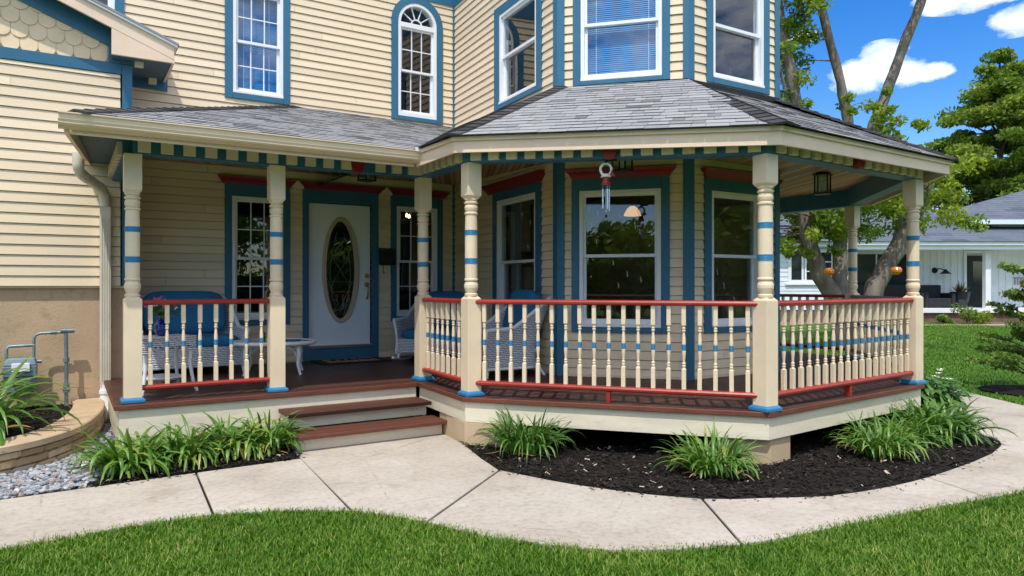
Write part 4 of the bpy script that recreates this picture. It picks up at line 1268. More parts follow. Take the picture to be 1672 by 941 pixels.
def shingle_slope(mb, pts, course=0.125, wmin=0.10, wmax=0.30, rnd=random.Random(3)):
    """pts: planar convex 3d polygon, first edge = eave (left to right seen from outside)"""
    pts = [Vector(p) for p in pts]
    o = pts[0]
    U = (pts[1] - pts[0]).normalized()
    nrm = (pts[1] - pts[0]).cross(pts[-1] - pts[0]).normalized()
    if nrm.z < 0: nrm = -nrm
    V = nrm.cross(U)
    p2 = [((p - o).dot(U), (p - o).dot(V)) for p in pts]
    umin, umax = min(p[0] for p in p2), max(p[0] for p in p2)
    vmax = max(p[1] for p in p2)
    mb.add([o + U * a + V * b + nrm * 0.0005 for a, b in p2], [tuple(range(len(pts)))], 0, 0.15)
    v = -0.02
    while v < vmax:
        u = umin - rnd.random() * 0.3
        while u < umax:
            w = rnd.uniform(wmin, wmax)
            lift = 0.0042 + (0.0032 if rnd.random() < 0.4 else 0.0) + rnd.random() * 0.001
            gap = 0.004
            q = [(u + gap / 2, max(v, -0.019)), (u + w - gap / 2, max(v, -0.019)), (u + w - gap / 2, v + course + 0.012), (u + gap / 2, v + course + 0.012)]
            tone = min(1, max(0, rnd.gauss(0.54, 0.085)))
            if rnd.random() < 0.06: tone = rnd.uniform(0.12, 0.3)
            cl = clip_poly(q, [(p[0], p[1] - (0.02 if i < 2 else 0)) for i, p in enumerate(p2)])
            if len(cl) >= 3:
                P = [o + U * a + V * b + nrm * (lift * (1 - (b - v) / (course + 0.012)) + 0.002) for a, b in cl]
                mb.add(P, [tuple(range(len(P)))], 0, tone)
                lo = [c for c in cl if abs(c[1] - max(v, -0.019)) < 1e-5]
                if len(lo) == 2:
                    a, b = sorted(lo)
                    hh = lift + 0.002
                    A, B = o + U * a[0] + V * a[1], o + U * b[0] + V * b[1]
                    mb.quad(A - nrm * 0.002, B - nrm * 0.002, B + nrm * hh, A + nrm * hh, 0, 0.06)
            u += w
        v += course

EZ = 2.895
ridge_w = 4.005
mb = MB()
shingle_slope(mb, [(0.06, 6.66, EZ), (3.2, 6.66, EZ), (5.25, 10.05, ridge_w + 0.01), (2.72, 10.05, ridge_w + 0.01)])
mb.add([(0.06, 6.66, EZ - 0.001), (2.72, 10.04, ridge_w), (0.64, 10.04, 3.20), (0.64, 9.28, 3.18), (0.14, 9.28, EZ + 0.02)][::-1], [(0, 1, 2, 3, 4)], 0, 0.4)
roof1 = ppart(mb, 'porch_roof', shingle)
def hip_caps(a, b, name, parent, nl, nr, w=0.14, step=0.135):
    """bent cap shingles along a hip from a (low) to b (high); nl, nr: normals of the two slopes"""
    a, b = Vector(a), Vector(b)
    d = (b - a).normalized(); ln = (b - a).length
    mb = MB()
    t = -0.02
    nl, nr = Vector(nl).normalized(), Vector(nr).normalized()
    dl = nl.cross(d).normalized(); dr = d.cross(nr).normalized()
    if dl.z > 0: dl = -dl
    if dr.z > 0: dr = -dr
    upv = (nl + nr).normalized()
    while t < ln - 0.02:
        t1 = min(t + step + 0.05, ln)
        j = random.uniform(-0.008, 0.008)
        c0, c1 = a + d * (t + j) + upv * 0.024, a + d * t1 + upv * 0.012
        wl = w + random.uniform(-0.01, 0.01)
        pts = [c0 + dl * wl, c0 + upv * 0.004, c0 + dr * wl, c1 + dr * wl, c1 + upv * 0.002, c1 + dl * wl]
        lowp = [p - upv * 0.018 for p in pts]
        tone = random.random()
        mb.add(pts + lowp, [(0, 1, 4, 5), (1, 2, 3, 4), (0, 6, 7, 1), (1, 7, 8, 2), (2, 8, 9, 3), (5, 11, 6, 0)], 0, tone)
        t += step
    return mb.build(name, hipcap, parent)
hip_caps((0.06, 6.66, EZ), (2.70, 10.03, ridge_w), 'hip_caps', roof1, (-0.38, 0, 1), (0, -0.34, 1), w=0.11, step=0.14)

ro = offset_path(fpath, 0.045)
rz = [z + 0.008 for z in ft1]
hz = 3.85
B0, B1, B2, B3 = (4.92, 6.84, 3.85), (5.935, 5.75, 3.80), (7.495, 5.75, 3.808), (8.62, 6.86, 3.812)
E = [(*p, z) for p, z in zip(ro, rz)]
mb = MB()
# left slope (faces the steps); its upper end runs into the porch roof
nL = (Vector(E[1]) - Vector((E[1][0] - 0.03, 8.0, E[1][2]))).cross(Vector(B0) - Vector(E[1]))
shingle_slope(mb, [(E[1][0] - 0.03, 10.0, E[1][2]), E[1], B0, (5.17, 10.0, 3.99)])
shingle_slope(mb, [E[1], E[2], B1, B0])
shingle_slope(mb, [E[2], E[3], B2, B1])
shingle_slope(mb, [E[3], E[4], B3, B2])
shingle_slope(mb, [E[4], E[5], (8.62, 9.6, 3.812), B3])
roof2 = ppart(mb, 'bay_roof', shingle)
def pn(a, b, c):
    n = (Vector(b) - Vector(a)).cross(Vector(c) - Vector(a)).normalized()
    return n if n.z > 0 else -n
nA = pn((E[1][0] - 0.03, 10.0, E[1][2]), E[1], B0); nB = pn(E[1], E[2], B0); nC = pn(E[2], E[3], B1); nD = pn(E[3], E[4], B2)
hip_caps(E[1], B0, 'hip_caps', roof2, nA, nB, w=0.125)
hip_caps(E[2], B1, 'hip_caps', roof2, nB, nC, w=0.125)
hip_caps(E[3], B2, 'hip_caps', roof2, nC, nD, w=0.10)
# flashing where the roof meets the walls
mb = MB()
for W in (LW, CW, RW):
    mb.wbox(W, 0.0, W.len, 3.77, {id(LW): 3.86, id(CW): 3.845, id(RW): 3.835}[id(W)], 0.024, 0.032)
ppart(mb, 'flashing', blackm)
mb = MB()
mb.box(3.0, 3.06, 6.60, 6.66, 2.87, 2.91)
ppart(mb, 'valley_flashing', white)

# ------------------------------------------------------------------ things on the porch
def lantern(loc, label, drop):
    t = thing('porch_lantern', label, 'lantern', loc, R(20), 'lanterns on the porch ceiling')
    mb = MB()
    mb.lathe([(0.0, 0), (0.06, 0), (0.06, -0.02), (0.012, -0.03), (0.012, -drop)], n=14)
    mb.build('ceiling_mount', blackm, t, local=True)
    mb = MB()
    w = 0.075; z0 = -drop - 0.24; z1 = -drop - 0.02
    for sx in (-1, 1):
        for sy in (-1, 1):
            mb.box(sx * w - 0.007, sx * w + 0.007, sy * w - 0.007, sy * w + 0.007, z0, z1)
    mb.box(-w - 0.012, w + 0.012, -w - 0.012, w + 0.012, z0 - 0.015, z0)
    mb.box(-w - 0.02, w + 0.02, -w - 0.02, w + 0.02, z1, z1 + 0.015)
    mb.hexa([(-w, -w, z1 + .015), (w, -w, z1 + .015), (w, w, z1 + .015), (-w, w, z1 + .015), (-.02, -.02, z1 + .05), (.02, -.02, z1 + .05), (.02, .02, z1 + .05), (-.02, .02, z1 + .05)])
    mb.build('lantern_cage', blackm, t, local=True)
    mb = MB()
    mb.lathe([(0.0, z0 + 0.02), (0.022, z0 + 0.02), (0.022, z0 + 0.11), (0.012, z0 + 0.16), (0, z0 + 0.17)], n=10)
    mb.build('candle_bulb', white, t, local=True)
    mb = MB()
    for sx in (-1, 1):
        mb.quad((sx * w, -w, z0), (sx * w, w, z0), (sx * w, w, z1), (sx * w, -w, z1))
        mb.quad((-w, sx * w, z0), (w, sx * w, z0), (w, sx * w, z1), (-w, sx * w, z1))
    mb.build('glass_pane', tableglass, t, local=True)
lantern((3.22, 8.62, 3.10), 'black box lantern on the ceiling in front of the white door', 0.01)
lantern((4.92, 5.70, 3.00), 'black box lantern on the ceiling behind the wind chime', 0.04)
lantern((8.02, 5.50, 3.00), 'black box lantern hanging in the open right corner of the porch', 0.09)

# wind chime
wc = thing('wind_chime', 'small red and white wind chime with silver tubes under the beam', 'wind chime', (4.14, 5.02, 2.62))
mb = MB(); mb.tube([(0, 0, 0.10), (0, 0, 0.02), (0.0, 0, 0.0)], 0.012, 8); mb.tube([(0.0, 0, 0.02), (0.08, -0.06, 0.03)], 0.008, 6); mb.build('hanger', blackm, wc, local=True)
mb = MB()
for i in range(24):
    pass
ring_pts = [(0.053 * math.cos(R(a)) * 0.72 - 0.0, -0.053 * math.cos(R(a)) * 0.0 , -0.06 + 0.055 * math.sin(R(a))) for a in range(-40, 221, 20)]
rv = Vector((0.848, -0.53, 0))
mb.tube([(rv.x * 0.05 * math.cos(R(a)), rv.y * 0.05 * math.cos(R(a)), -0.055 + 0.055 * math.sin(R(a))) for a in range(0, 361, 20)], 0.012, 8)
mb.lathe([(0.0, -0.13), (0.05, -0.125), (0.035, -0.10), (0.0, -0.09)], n=14)
mb.build('ring_ornament', petalw, wc, local=True)
mb = MB()
mb.add([(rv.x * u - rv.y * o, rv.y * u + rv.x * o, z) for o in (-0.012, 0.012) for (u, z) in ((0.03, -0.115), (0.085, -0.12), (0.05, -0.06))], [(0, 1, 2), (5, 4, 3), (0, 3, 4, 1), (1, 4, 5, 2), (2, 5, 3, 0)])
mb.lathe([(0.0, -0.20), (0.042, -0.20), (0.042, -0.185), (0.03, -0.15), (0.03, -0.125), (0.0, -0.12)], n=14)
mb.build('red_body', redp, wc, local=True)
for (u, o, z) in ((-0.028, 0.0, -0.41), (0.004, 0.02, -0.44), (0.028, -0.01, -0.435), (0.01, -0.03, -0.42)):
    x, y = rv.x * u - rv.y * o, rv.y * u + rv.x * o
    mb = MB()
    mb.tube([(x, y, -0.20), (x, y, -0.235)], 0.0015, 4, caps=False)
    mb.tube([(x, y, -0.235), (x, y, z)], 0.0085, 10)
    mb.build('chime_tube', silver, wc, local=True)
mb = MB()
mb.tube([(0, 0, -0.2), (0, 0, -0.47)], 0.0012, 4)
mb.add([(rv.x * u, rv.y * u, z) for (u, z) in ((0.0, -0.46), (0.018, -0.475), (0.0, -0.50), (-0.014, -0.48))], [(0, 1, 2, 3)])
mb.build('wind_catcher', blackm, wc, local=True)

# mailbox
mx = thing('mailbox', 'black metal wall mailbox between the front door and window', 'mailbox', (4.03, 9.985, 1.82))
mb = MB()
prof = [(0, 0.0), (-0.085, 0.0), (-0.095, 0.02), (-0.095, 0.2), (0, 0.24)]
k = len(prof)
mb.add([(x, y, z) for x in (-0.115, 0.115) for (y, z) in prof], [(i, (i + 1) % k, k + (i + 1) % k, k + i) for i in range(k)] + [tuple(range(k))[::-1], tuple(range(k, 2 * k))])
mb.build('mailbox_body', blackm, mx, local=True, bevel=0.006)
mb = MB()
mb.hexa([(-0.12, -0.105, 0.195), (0.12, -0.105, 0.195), (0.12, 0.0, 0.242), (-0.12, 0.0, 0.242), (-0.12, -0.105, 0.205), (0.12, -0.105, 0.205), (0.12, 0.0, 0.252), (-0.12, 0.0, 0.252)])
mb.build('mailbox_lid', blackm, mx, local=True)
for s in (-0.06, 0.06):
    mb = MB()
    mb.tube([(s, -0.03, 0.0), (s, -0.04, -0.10), (s, -0.06, -0.125), (s, -0.085, -0.11)], 0.006, 6)
    mb.build('newspaper_hook', blackm, mx, local=True)

# door mat
dm = thing('door_mat', 'tan coir door mat with a black rubber border before the door', 'door mat', (3.38, 9.68, ZF))
mb = MB()
mb.box(-0.50, 0.50, -0.30, 0.29, 0.002, 0.014)
mb.build('rubber_border', matrub, dm, local=True, bevel=0.004)
mb = MB()
mb.box(-0.36, 0.36, -0.17, 0.18, 0.0145, 0.024)
mb.build('coir_panel', matcoir, dm, local=True)
mb = MB()
for i, x in enumerate((-0.24, -0.12, 0.0, 0.12, 0.24)):
    pts = [(x + 0.045 * math.cos(a), 0.0 + 0.05 * math.sin(a), 0.026) for a in [R(t) for t in range(20 + 25 * i, 300 + 20 * i, 20)]]
    mb.tube(pts, 0.009, 5)
mb.build('scroll_marks', matrub, dm, local=True)

# wicker furniture -------------------------------------------------
def rounded_box(mb, x0, x1, y0, y1, z0, z1, r, m=0, puff=0.0, n=10):
    """superellipsoid cushion"""
    cx, cy, cz = (x0 + x1) / 2, (y0 + y1) / 2, (z0 + z1) / 2
    hx, hy, hz_ = (x1 - x0) / 2, (y1 - y0) / 2, (z1 - z0) / 2
    vs, fs = [], []
    nu, nv = 28, 14
    def sg(v, e): return math.copysign(abs(v) ** e, v)
    for j in range(nv + 1):
        ph = -PI / 2 + PI * j / nv
        for i in range(nu):
            th = 2 * PI * i / nu
            e1, e2 = 0.45, 0.28
            vs.append((cx + hx * sg(math.cos(ph), e1) * sg(math.cos(th), e2), cy + hy * sg(math.cos(ph), e1) * sg(math.sin(th), e2), cz + hz_ * sg(math.sin(ph), e1)))
    for j in range(nv):
        for i in range(nu):
            fs.append((j * nu + i, j * nu + (i + 1) % nu, (j + 1) * nu + (i + 1) % nu, (j + 1) * nu + i))
    mb.add(vs, fs, m, 0.5, True)

def wicker_chair(name, label, cat, loc, rz, w=0.74, d=0.72, back=0.95, arm=0.60, rocker=False, group='white wicker seats with blue cushions'):
    """faces -y in its own frame"""
    t = thing(name, label, cat, loc, rz, group)
    # plan path round the arms and back
    path = []
    hw, hd, rr = w / 2, d / 2, 0.16
    nA = 8
    path.append((-hw - 0.02, -hd))
    for i in range(1, nA + 1):
        path.append((-hw, -hd + (d - rr) * i / nA))
    for i in range(1, 7):
        a = PI - (PI / 2) * i / 6
        path.append((-hw + rr + rr * math.cos(a), hd - rr + rr * math.sin(a)))
    for i in range(1, 7):
        path.append((-hw + rr + (w - 2 * rr) * i / 6, hd))
    for i in range(1, 7):
        a = PI / 2 - (PI / 2) * i / 6
        path.append((hw - rr + rr * math.cos(a), hd - rr + rr * math.sin(a)))
    for i in range(1, nA + 1):
        path.append((hw, hd - rr - (d - rr) * i / nA))
    path[-1] = (hw + 0.02, -hd)
    zb = 0.10 if not rocker else 0.14
    tops, lean = [], []
    for (x, y) in path:
        s = (y + hd) / d                      # 0 front, 1 back
        q = max(0.0, (s - 0.42) / 0.58)
        q = q * q * (3 - 2 * q)
        mid = 1 - (abs(x) / hw) ** 2.2
        tops.append(arm - 0.03 * (1 - s) + (back - arm) * (0.82 * q + 0.18 * q * mid))
        lean.append(0.20 * q)
    def pos(i, h, out=0.0):
        x, y = path[i]
        z = zb + (tops[i] - zb) * h
        f = max(0, (z - 0.35) / 0.6)
        sx = math.copysign(1, x) if abs(x) > hw - rr else x / (hw - rr)
        flare = 0.035 * h ** 2 * (1 if abs(x) > hw * 0.8 else 0.4) - 0.02 * math.sin(h * PI)
        return (x + sx * (flare + out), y + lean[i] * f * 1.1 + out * (1 if y > hd - rr else 0), z)
    rows = 7
    mb = MB()
    n = len(path)
    vs = [pos(i, j / rows) for j in range(rows + 1) for i in range(n)] + [pos(i, j / rows, -0.03) for j in range(rows + 1) for i in range(n)]
    fs = []
    off = (rows + 1) * n
    for j in range(rows):
        for i in range(n - 1):
            a = j * n + i
            fs.append((a, a + n, a + n + 1, a + 1))
            fs.append((off + a, off + a + 1, off + a + n + 1, off + a + n))
    mb.add(vs, fs, 0, 0.5, True)
    for i in (0, n - 1):       # close the arm fronts
        for j in range(rows):
            mb.quad(vs[j * n + i], vs[(j + 1) * n + i], vs[off + (j + 1) * n + i], vs[off + j * n + i])
    mb.build('woven_shell', wicker, t, local=True)
    mb = MB()
    mb.tube([pos(i, 1.0, -0.012) for i in range(n)], 0.024, 10)
    for i in (0, n - 1):
        mb.tube([pos(i, h, -0.012) for h in (1.0, 0.75, 0.5, 0.25, 0.0)], 0.02, 8)
    mb.tube([pos(i, 0.0, -0.012) for i in range(n)], 0.018, 8)
    mb.build('rolled_rim', white, t, local=True)
    mb = MB()
    mb.box(-hw + 0.01, hw - 0.01, -hd - 0.0, -hd + 0.03, zb, 0.33)
    mb.box(-hw + 0.02, hw - 0.02, -hd + 0.03, hd - 0.03, 0.28, 0.32)
    mb.build('seat_base', wicker, t, local=True)
    for sx in (-1, 1):
        for sy in (-1, 1):
            mb = MB()
            e = 0.05 if sy > 0 else 0.0
            mb.tube([(sx * (hw - 0.03), sy * (hd - 0.04), zb + 0.06), (sx * (hw - 0.01), sy * (hd - 0.03) + e * 0.6, 0.06), (sx * (hw), sy * (hd - 0.02) + e * 1.4, 0.0 if not rocker else 0.05)], [0.022, 0.02, 0.018], 8)
            mb.build('leg', white, t, local=True)
    if rocker:
        for sx in (-1, 1):
            mb = MB()
            mb.tube([(sx * hw, -hd - 0.12 + (d + 0.34) * i / 10, 0.022 + 0.10 * ((i - 5) / 5) ** 2 * 0.6) for i in range(11)], 0.02, 8)
            mb.build('rocker_runner', white, t, local=True)
    mb = MB()
    rounded_box(mb, -hw + 0.05, hw - 0.05, -hd - 0.02, hd - 0.10, 0.31, 0.47, 0.05)
    mb.build('seat_cushion', cushion, t, local=True)
    mb = MB()
    rounded_box(mb, -hw + 0.07, hw - 0.07, -0.08, 0.10, -0.28, 0.28, 0.05)
    ca, sa = math.cos(R(-17)), math.sin(R(-17))
    mb.v = [(x, y * ca - z * sa + hd - 0.09 + 0.02, y * sa + z * ca + back - 0.24) for (x, y, z) in mb.v]
    mb.build('back_cushion', cushion, t, local=True)
    return t
wicker_chair('wicker_loveseat', 'white wicker loveseat with blue cushions behind the glass topped table', 'loveseat', (1.27, 9.44, ZF), R(4), w=1.10, d=0.74, back=0.96, arm=0.56)
wicker_chair('wicker_rocker', 'white wicker rocking chair with blue cushions below the mailbox window', 'rocking chair', (4.42, 9.10, ZF), math.atan2(-0.66, -0.75) + PI / 2, w=0.86, d=0.74, back=0.95, arm=0.62, rocker=True)
wicker_chair('wicker_armchair', 'white wicker armchair seen from its side behind the front railing', 'armchair', (4.42, 7.36, ZF), math.atan2(0.06, -1) + PI / 2, w=0.72, d=0.74, back=0.98, arm=0.58)

# wicker side table and the vase on it
st = thing('wicker_side_table', 'small white wicker table behind the left railing, holding a blue vase', 'side table', (0.80, 7.90, ZF), R(18))
mb = MB(); mb.box(-0.27, 0.27, -0.20, 0.20, 0.535, 0.56); mb.build('table_top', wicker, st, local=True, bevel=0.01)
mb = MB()
for (x0, x1, y0, y1) in ((-0.26, 0.26, -0.195, -0.18), (-0.26, 0.26, 0.18, 0.195), (-0.26, -0.245, -0.18, 0.18), (0.245, 0.26, -0.18, 0.18)):
    mb.box(x0, x1, y0, y1, 0.47, 0.534)
for (y) in (-0.197, 0.182):
    n = 14
    for i in range(n):
        a = -0.26 + 0.52 * i / n; b = -0.26 + 0.52 * (i + 1) / n
        f = lambda x: 0.385 + 0.075 * (1 - (abs(x) / 0.26) ** 2)
        mb.hexa([(a, y, f(a)), (b, y, f(b)), (b, y + 0.015, f(b)), (a, y + 0.015, f(a)), (a, y, 0.45), (b, y, 0.45), (b, y + 0.015, 0.45), (a, y + 0.015, 0.45)])
    for i in range(12):
        x = -0.25 + 0.5 * i / 11
        mb.box(x - 0.01, x + 0.01, y, y + 0.015, 0.45, 0.47)
mb.build('woven_apron', wicker, st, local=True)
mb = MB(); mb.lathe([(0, .13), (0.20, .13), (0.215, .145), (0.2, .16), (0, .16)], n=20); mb.build('lower_shelf', wicker, st, local=True)
for sx in (-1, 1):
    for sy in (-1, 1):
        mb = MB()
        mb.tube([(sx * .235, sy * .17, .54), (sx * .215, sy * .155, .3), (sx * .24, sy * .17, .1), (sx * .27, sy * .20, 0.0)], [0.02, 0.018, 0.018, 0.016], 8)
        mb.build('leg', white, st, local=True)

vs_ = thing('flower_vase', 'cobalt blue vase of pink flowers on the wicker side table', 'vase', (0.80, 7.86, ZF + 0.56))
mb = MB()
mb.lathe([(0, 0.002), (0.035, 0.002), (0.06, 0.03), (0.072, 0.07), (0.066, 0.115), (0.04, 0.155), (0.024, 0.175), (0.024, 0.19), (0.034, 0.205), (0.03, 0.205), (0.02, 0.19)], n=20)
mb.build('vase_body', bluevase, vs_, local=True)
mb = MB()
rnd = random.Random(5)
for i in range(70):
    az = rnd.uniform(0, 2 * PI); r = rnd.uniform(0.02, 0.17); h = 0.26 + rnd.uniform(0, 0.13) - r * 0.3
    x, y = r * math.cos(az), r * math.sin(az)
    s = rnd.uniform(0.015, 0.035)
    tilt = rnd.uniform(-1, 1)
    c = Vector((x, y, h - 0.03))
    a = Vector((math.cos(az), math.sin(az), -0.3)) * s * 2; b = Vector((-math.sin(az), math.cos(az), tilt * .4)) * s * 0.7
    mb.add([c - a, c + b, c + a, c - b], [(0, 1, 2, 3)], 0, rnd.random())
    if i < 22:
        mb.tube([(0, 0, 0.19), (x * .5, y * .5, 0.24), (x, y, h - 0.02)], 0.003, 4, t=0.2)
mb.build('leaves', hostam, vs_, local=True)
for mname, mt, cnt in (('pink_blooms', petalp, 15), ('violet_blooms', petalv, 7), ('white_blooms', petalw, 7)):
    mb = MB()
    for i in range(cnt):
        az = rnd.uniform(0, 2 * PI); r = rnd.uniform(0.0, 0.17); h = 0.31 + rnd.uniform(0, 0.10) - r * 0.35
        c = Vector((r * math.cos(az), r * math.sin(az), h))
        for k in range(9):
            d = Vector((rnd.gauss(0, 1), rnd.gauss(0, 1), rnd.gauss(.3, 1))).normalized() * 0.02
            q = d.orthogonal().normalized() * 0.011
            mb.add([c, c + d * .6 + q, c + d, c + d * .6 - q], [(0, 1, 2, 3)])
    mb.build(mname, mt, vs_, local=True)

# oval coffee table with a glass top
ct = thing('glass_top_table', 'oval white coffee table with a glass top beside the door', 'coffee table', (2.13, 8.86, ZF), R(-18))
mb = MB()
n = 40
A, B = 0.47, 0.34
mb.tube([(A * math.cos(2 * PI * i / n), B * math.sin(2 * PI * i / n), 0.375) for i in range(n + 1)], 0.026, 10, caps=False)
mb.tube([(A * .93 * math.cos(2 * PI * i / n), B * .92 * math.sin(2 * PI * i / n), 0.352) for i in range(n + 1)], 0.012, 8, caps=False)
mb.build('table_rim', white, ct, local=True)
mb = MB()
mb.add([(A * .97 * math.cos(2 * PI * i / n), B * .97 * math.sin(2 * PI * i / n), 0.392) for i in range(n)], [tuple(range(n))])
mb.add([(A * .97 * math.cos(2 * PI * i / n), B * .97 * math.sin(2 * PI * i / n), 0.384) for i in range(n)], [tuple(range(n))[::-1]])
mb.build('glass_top', tableglass, ct, local=True)
for k in range(4):
    a = R(45 + 90 * k)
    cx_, cy_ = A * .86 * math.cos(a), B * .86 * math.sin(a)
    mb = MB()
    mb.tube([(cx_, cy_, .36), (cx_ * 1.06, cy_ * 1.06, .25), (cx_ * 1.0, cy_ * 1.0, .12), (cx_ * 1.12, cy_ * 1.12, 0.0)], [0.024, 0.026, 0.018, 0.016], 8)
    mb.tube([(cx_ * .4, cy_ * .4, .355), (cx_ * .85, cy_ * .85, .28), (cx_, cy_, .2)], 0.009, 6)
    mb.build('leg', white, ct, local=True)
pm = thing('place_mat', 'blue cloth runner lying on the glass topped table', 'table runner', (2.28, 8.83, ZF + 0.394), R(-18))
mb = MB(); mb.box(-0.16, 0.16, -0.14, 0.14, 0, 0.004); mb.build('runner_cloth', cushion, pm, local=True)
cj = thing('candle_jar', 'small teal glass candle jar on the oval table', 'candle jar', (1.99, 8.84, ZF + 0.394))
mb = MB(); mb.lathe([(0, 0.002), (0.032, 0.002), (0.036, 0.02), (0.036, 0.06), (0.028, 0.07)], n=18); mb.build('jar_body', paint('green glass', (0.02, 0.16, 0.08), rough=0.1, spec=0.8, bump=0), cj, local=True)
mb = MB(); mb.lathe([(0.028, 0.071), (0.034, 0.078), (0.032, 0.10), (0.012, 0.12), (0, 0.122)], n=18); mb.build('jar_lid', tealjar, cj, local=True)

# lamps glimpsed inside
pl = thing('pendant_lamp', 'glowing cream pendant lamp seen through the middle bay window', 'lamp', (6.50, 7.32, 2.52))
mb = MB(); mb.tube([(0, 0, 0.12), (0, 0, 0.6)], 0.008, 6); mb.build('lamp_rod', brass, pl, local=True)
mb = MB(); mb.lathe([(0.12, -0.06), (0.105, -0.02), (0.07, 0.04), (0.03, 0.07)], n=20); mb.build('lamp_shade', lampglow, pl, local=True)
ch = thing('hall_chandelier', 'small lit chandelier seen through the window beside the mailbox', 'chandelier', (4.60, 10.8, 2.62))
mb = MB(); mb.tube([(0, 0, 0.0), (0, 0, 0.5)], 0.01, 6)
for k in range(5):
    a = 2 * PI * k / 5
    mb.tube([(0, 0, 0), (.08 * math.cos(a), .08 * math.sin(a), -.05), (.16 * math.cos(a), .16 * math.sin(a), 0.0)], 0.006, 6)
mb.build('chandelier_arms', brass, ch, local=True)
for k in range(5):
    a = 2 * PI * k / 5
    mb = MB(); mb.lathe([(0, 0), (0.02, 0.01), (0.016, 0.04), (0, 0.07)], (.16 * math.cos(a), .16 * math.sin(a), 0), 8); mb.build('bulb', bulbglow, ch, local=True)

# gas meter ---------------------------------------------------------
gm = thing('gas_meter', 'grey gas meter with bent pipes on the tan stucco wall', 'gas meter', (-0.42, 9.16, 0.5))
mb = MB()
def gx(x): return x
mb.lathe([(0, -0.15), (0.10, -0.15), (0.145, -0.10), (0.15, 0.0), (0.15, 0.05)], (0, 0, 0), 18)
mb.box(-0.15, 0.15, -0.10, 0.12, 0.05, 0.17)
mb.hexa([(-.15, -.1, .17), (.15, -.1, .17), (.15, .12, .17), (-.15, .12, .17), (-.11, -.07, .25), (.13, -.07, .25), (.13, .1, .25), (-.11, .1, .25)])
mb.build('meter_body', metergrey, gm, local=True, bevel=0.012)
mb = MB(); mb.box(-0.07, 0.09, -0.135, -0.101, 0.11, 0.20); mb.build('index_cover', white, gm, local=True, bevel=0.006)
mb = MB(); mb.add([(0.02 + 0.075 * math.cos(2 * PI * i / 20), -0.156, -0.02 + 0.075 * math.sin(2 * PI * i / 20)) for i in range(20)], [tuple(range(20))]); mb.build('badge_plate', silver, gm, local=True)
mb = MB()
mb.tube([(-.12, 0.02, .24), (-.12, 0.02, .34), (-.10, .02, .37), (.10, .02, .375), (.13, .02, .375)], 0.017, 10)
mb.tube([(.12, .02, .25), (.12, .02, .45), (.135, .02, .48), (.17, .02, .50), (.40, .02, .505), (.46, .02, .52)], 0.015, 10)
mb.tube([(.27, .02, .503), (.33, .02, .505)], 0.022, 10)
mb.tube([(.36, .02, .52), (.49, .02, .52)], 0.028, 10)
mb.tube([(.41, .02, .52), (.415, .02, .2), (.415, .02, -.32)], 0.020, 10)
for z in (.18, -.1, -.15):
    mb.tube([(.415, .02, z), (.415, .02, z + 0.045)], 0.031, 10)
mb.tube([(.38, .02, -.12), (.45, -.03, -.12)], 0.012, 6)
mb.tube([(.15, .02, .20), (.19, .02, .20)], 0.02, 8)
mb.build('gas_pipes', pipegrey, gm, local=True)

# ------------------------------------------------------------------ ground
mb = MB()
mb.add([(-220, -120, -0.018), (260, -120, -0.018), (260, 300, -0.018), (-220, 300, -0.018)], [(0, 1, 2, 3)])
structure('lawn', mb, lawnm)
slabs = [
 [(-8, 6.12), (-8, 4.6), (-0.33, 5.03), (0.30, 5.085), (0.815, 5.06), (0.878, 6.235), (-0.4, 6.18)],
 [(0.832, 5.055), (1.0, 4.985), (1.25, 4.89), (1.44, 4.775), (1.617, 4.645), (1.735, 6.262), (0.894, 6.236)],
 [(1.635, 4.63), (1.765, 4.48), (1.955, 4.175), (3.005, 5.02), (3.08, 5.45), (3.20, 5.96), (3.29, 6.64), (1.76, 6.60)],
 [(1.965, 4.155), (2.06, 3.93), (2.17, 3.72), (2.40, 3.41), (2.65, 3.158), (2.98, 2.97), (3.345, 2.83), (3.815, 3.575), (3.60, 3.82), (3.425, 4.08), (3.28, 4.33), (3.18, 4.55), (3.08, 4.82), (3.012, 5.0)],
 [(3.362, 2.823), (3.66, 2.765), (4.02, 2.728), (4.45, 2.68), (4.88, 2.625), (5.57, 2.515), (5.755, 3.03), (5.5, 3.03), (5.234, 3.043), (4.93, 3.08), (4.632, 3.143), (4.42, 3.24), (4.222, 3.347), (4.02, 3.44), (3.832, 3.568)],
 [(5.587, 2.512), (5.974, 2.449), (6.7, 2.36), (7.75, 2.36), (7.30, 3.215), (7.086, 3.157), (6.6, 3.09), (6.13, 3.05), (5.77, 3.03)],
 [(7.765, 2.365), (8.4, 2.52), (9.0, 2.82), (8.09, 3.975), (7.93, 3.69), (7.85, 3.51), (7.74, 3.39), (7.585, 3.298), (7.40, 3.235), (7.315, 3.215)],
 [(9.012, 2.83), (9.7, 3.45), (10.24, 4.20), (10.75, 5.0), (9.6, 5.5), (9.05, 4.75), (8.49, 4.325), (8.10, 3.99)],
 [(10.76, 5.02), (11.4, 6.0), (12.4, 8.0), (13.2, 11.0), (12.0, 11.2), (11.2, 8.4), (10.4, 6.8), (9.61, 5.52)],
]
mb = MB()
for k, p in enumerate(slabs):
    mb.prism(p, -0.12, 0.0, 0, (0.35, 0.75, 0.5, 0.25, 0.7, 0.4, 0.8, 0.5, 0.6)[k])
structure('concrete_path', mb, concrete, bevel=0.006)
mb = MB()
mb.prism([(-8, 6.0), (-8, 4.75), (0.9, 5.1), (1.9, 4.4), (2.7, 3.3), (3.4, 2.95), (5.6, 2.6), (7.7, 2.5), (8.9, 2.95), (10.6, 5.0), (10.0, 5.3), (8.3, 3.7), (7.2, 3.1), (5.6, 2.95), (4.0, 3.3), (3.0, 5.0), (3.15, 6.4), (1.8, 6.4), (1.7, 6.1)], -0.1, -0.0135)
structure('ground', mb, soil)

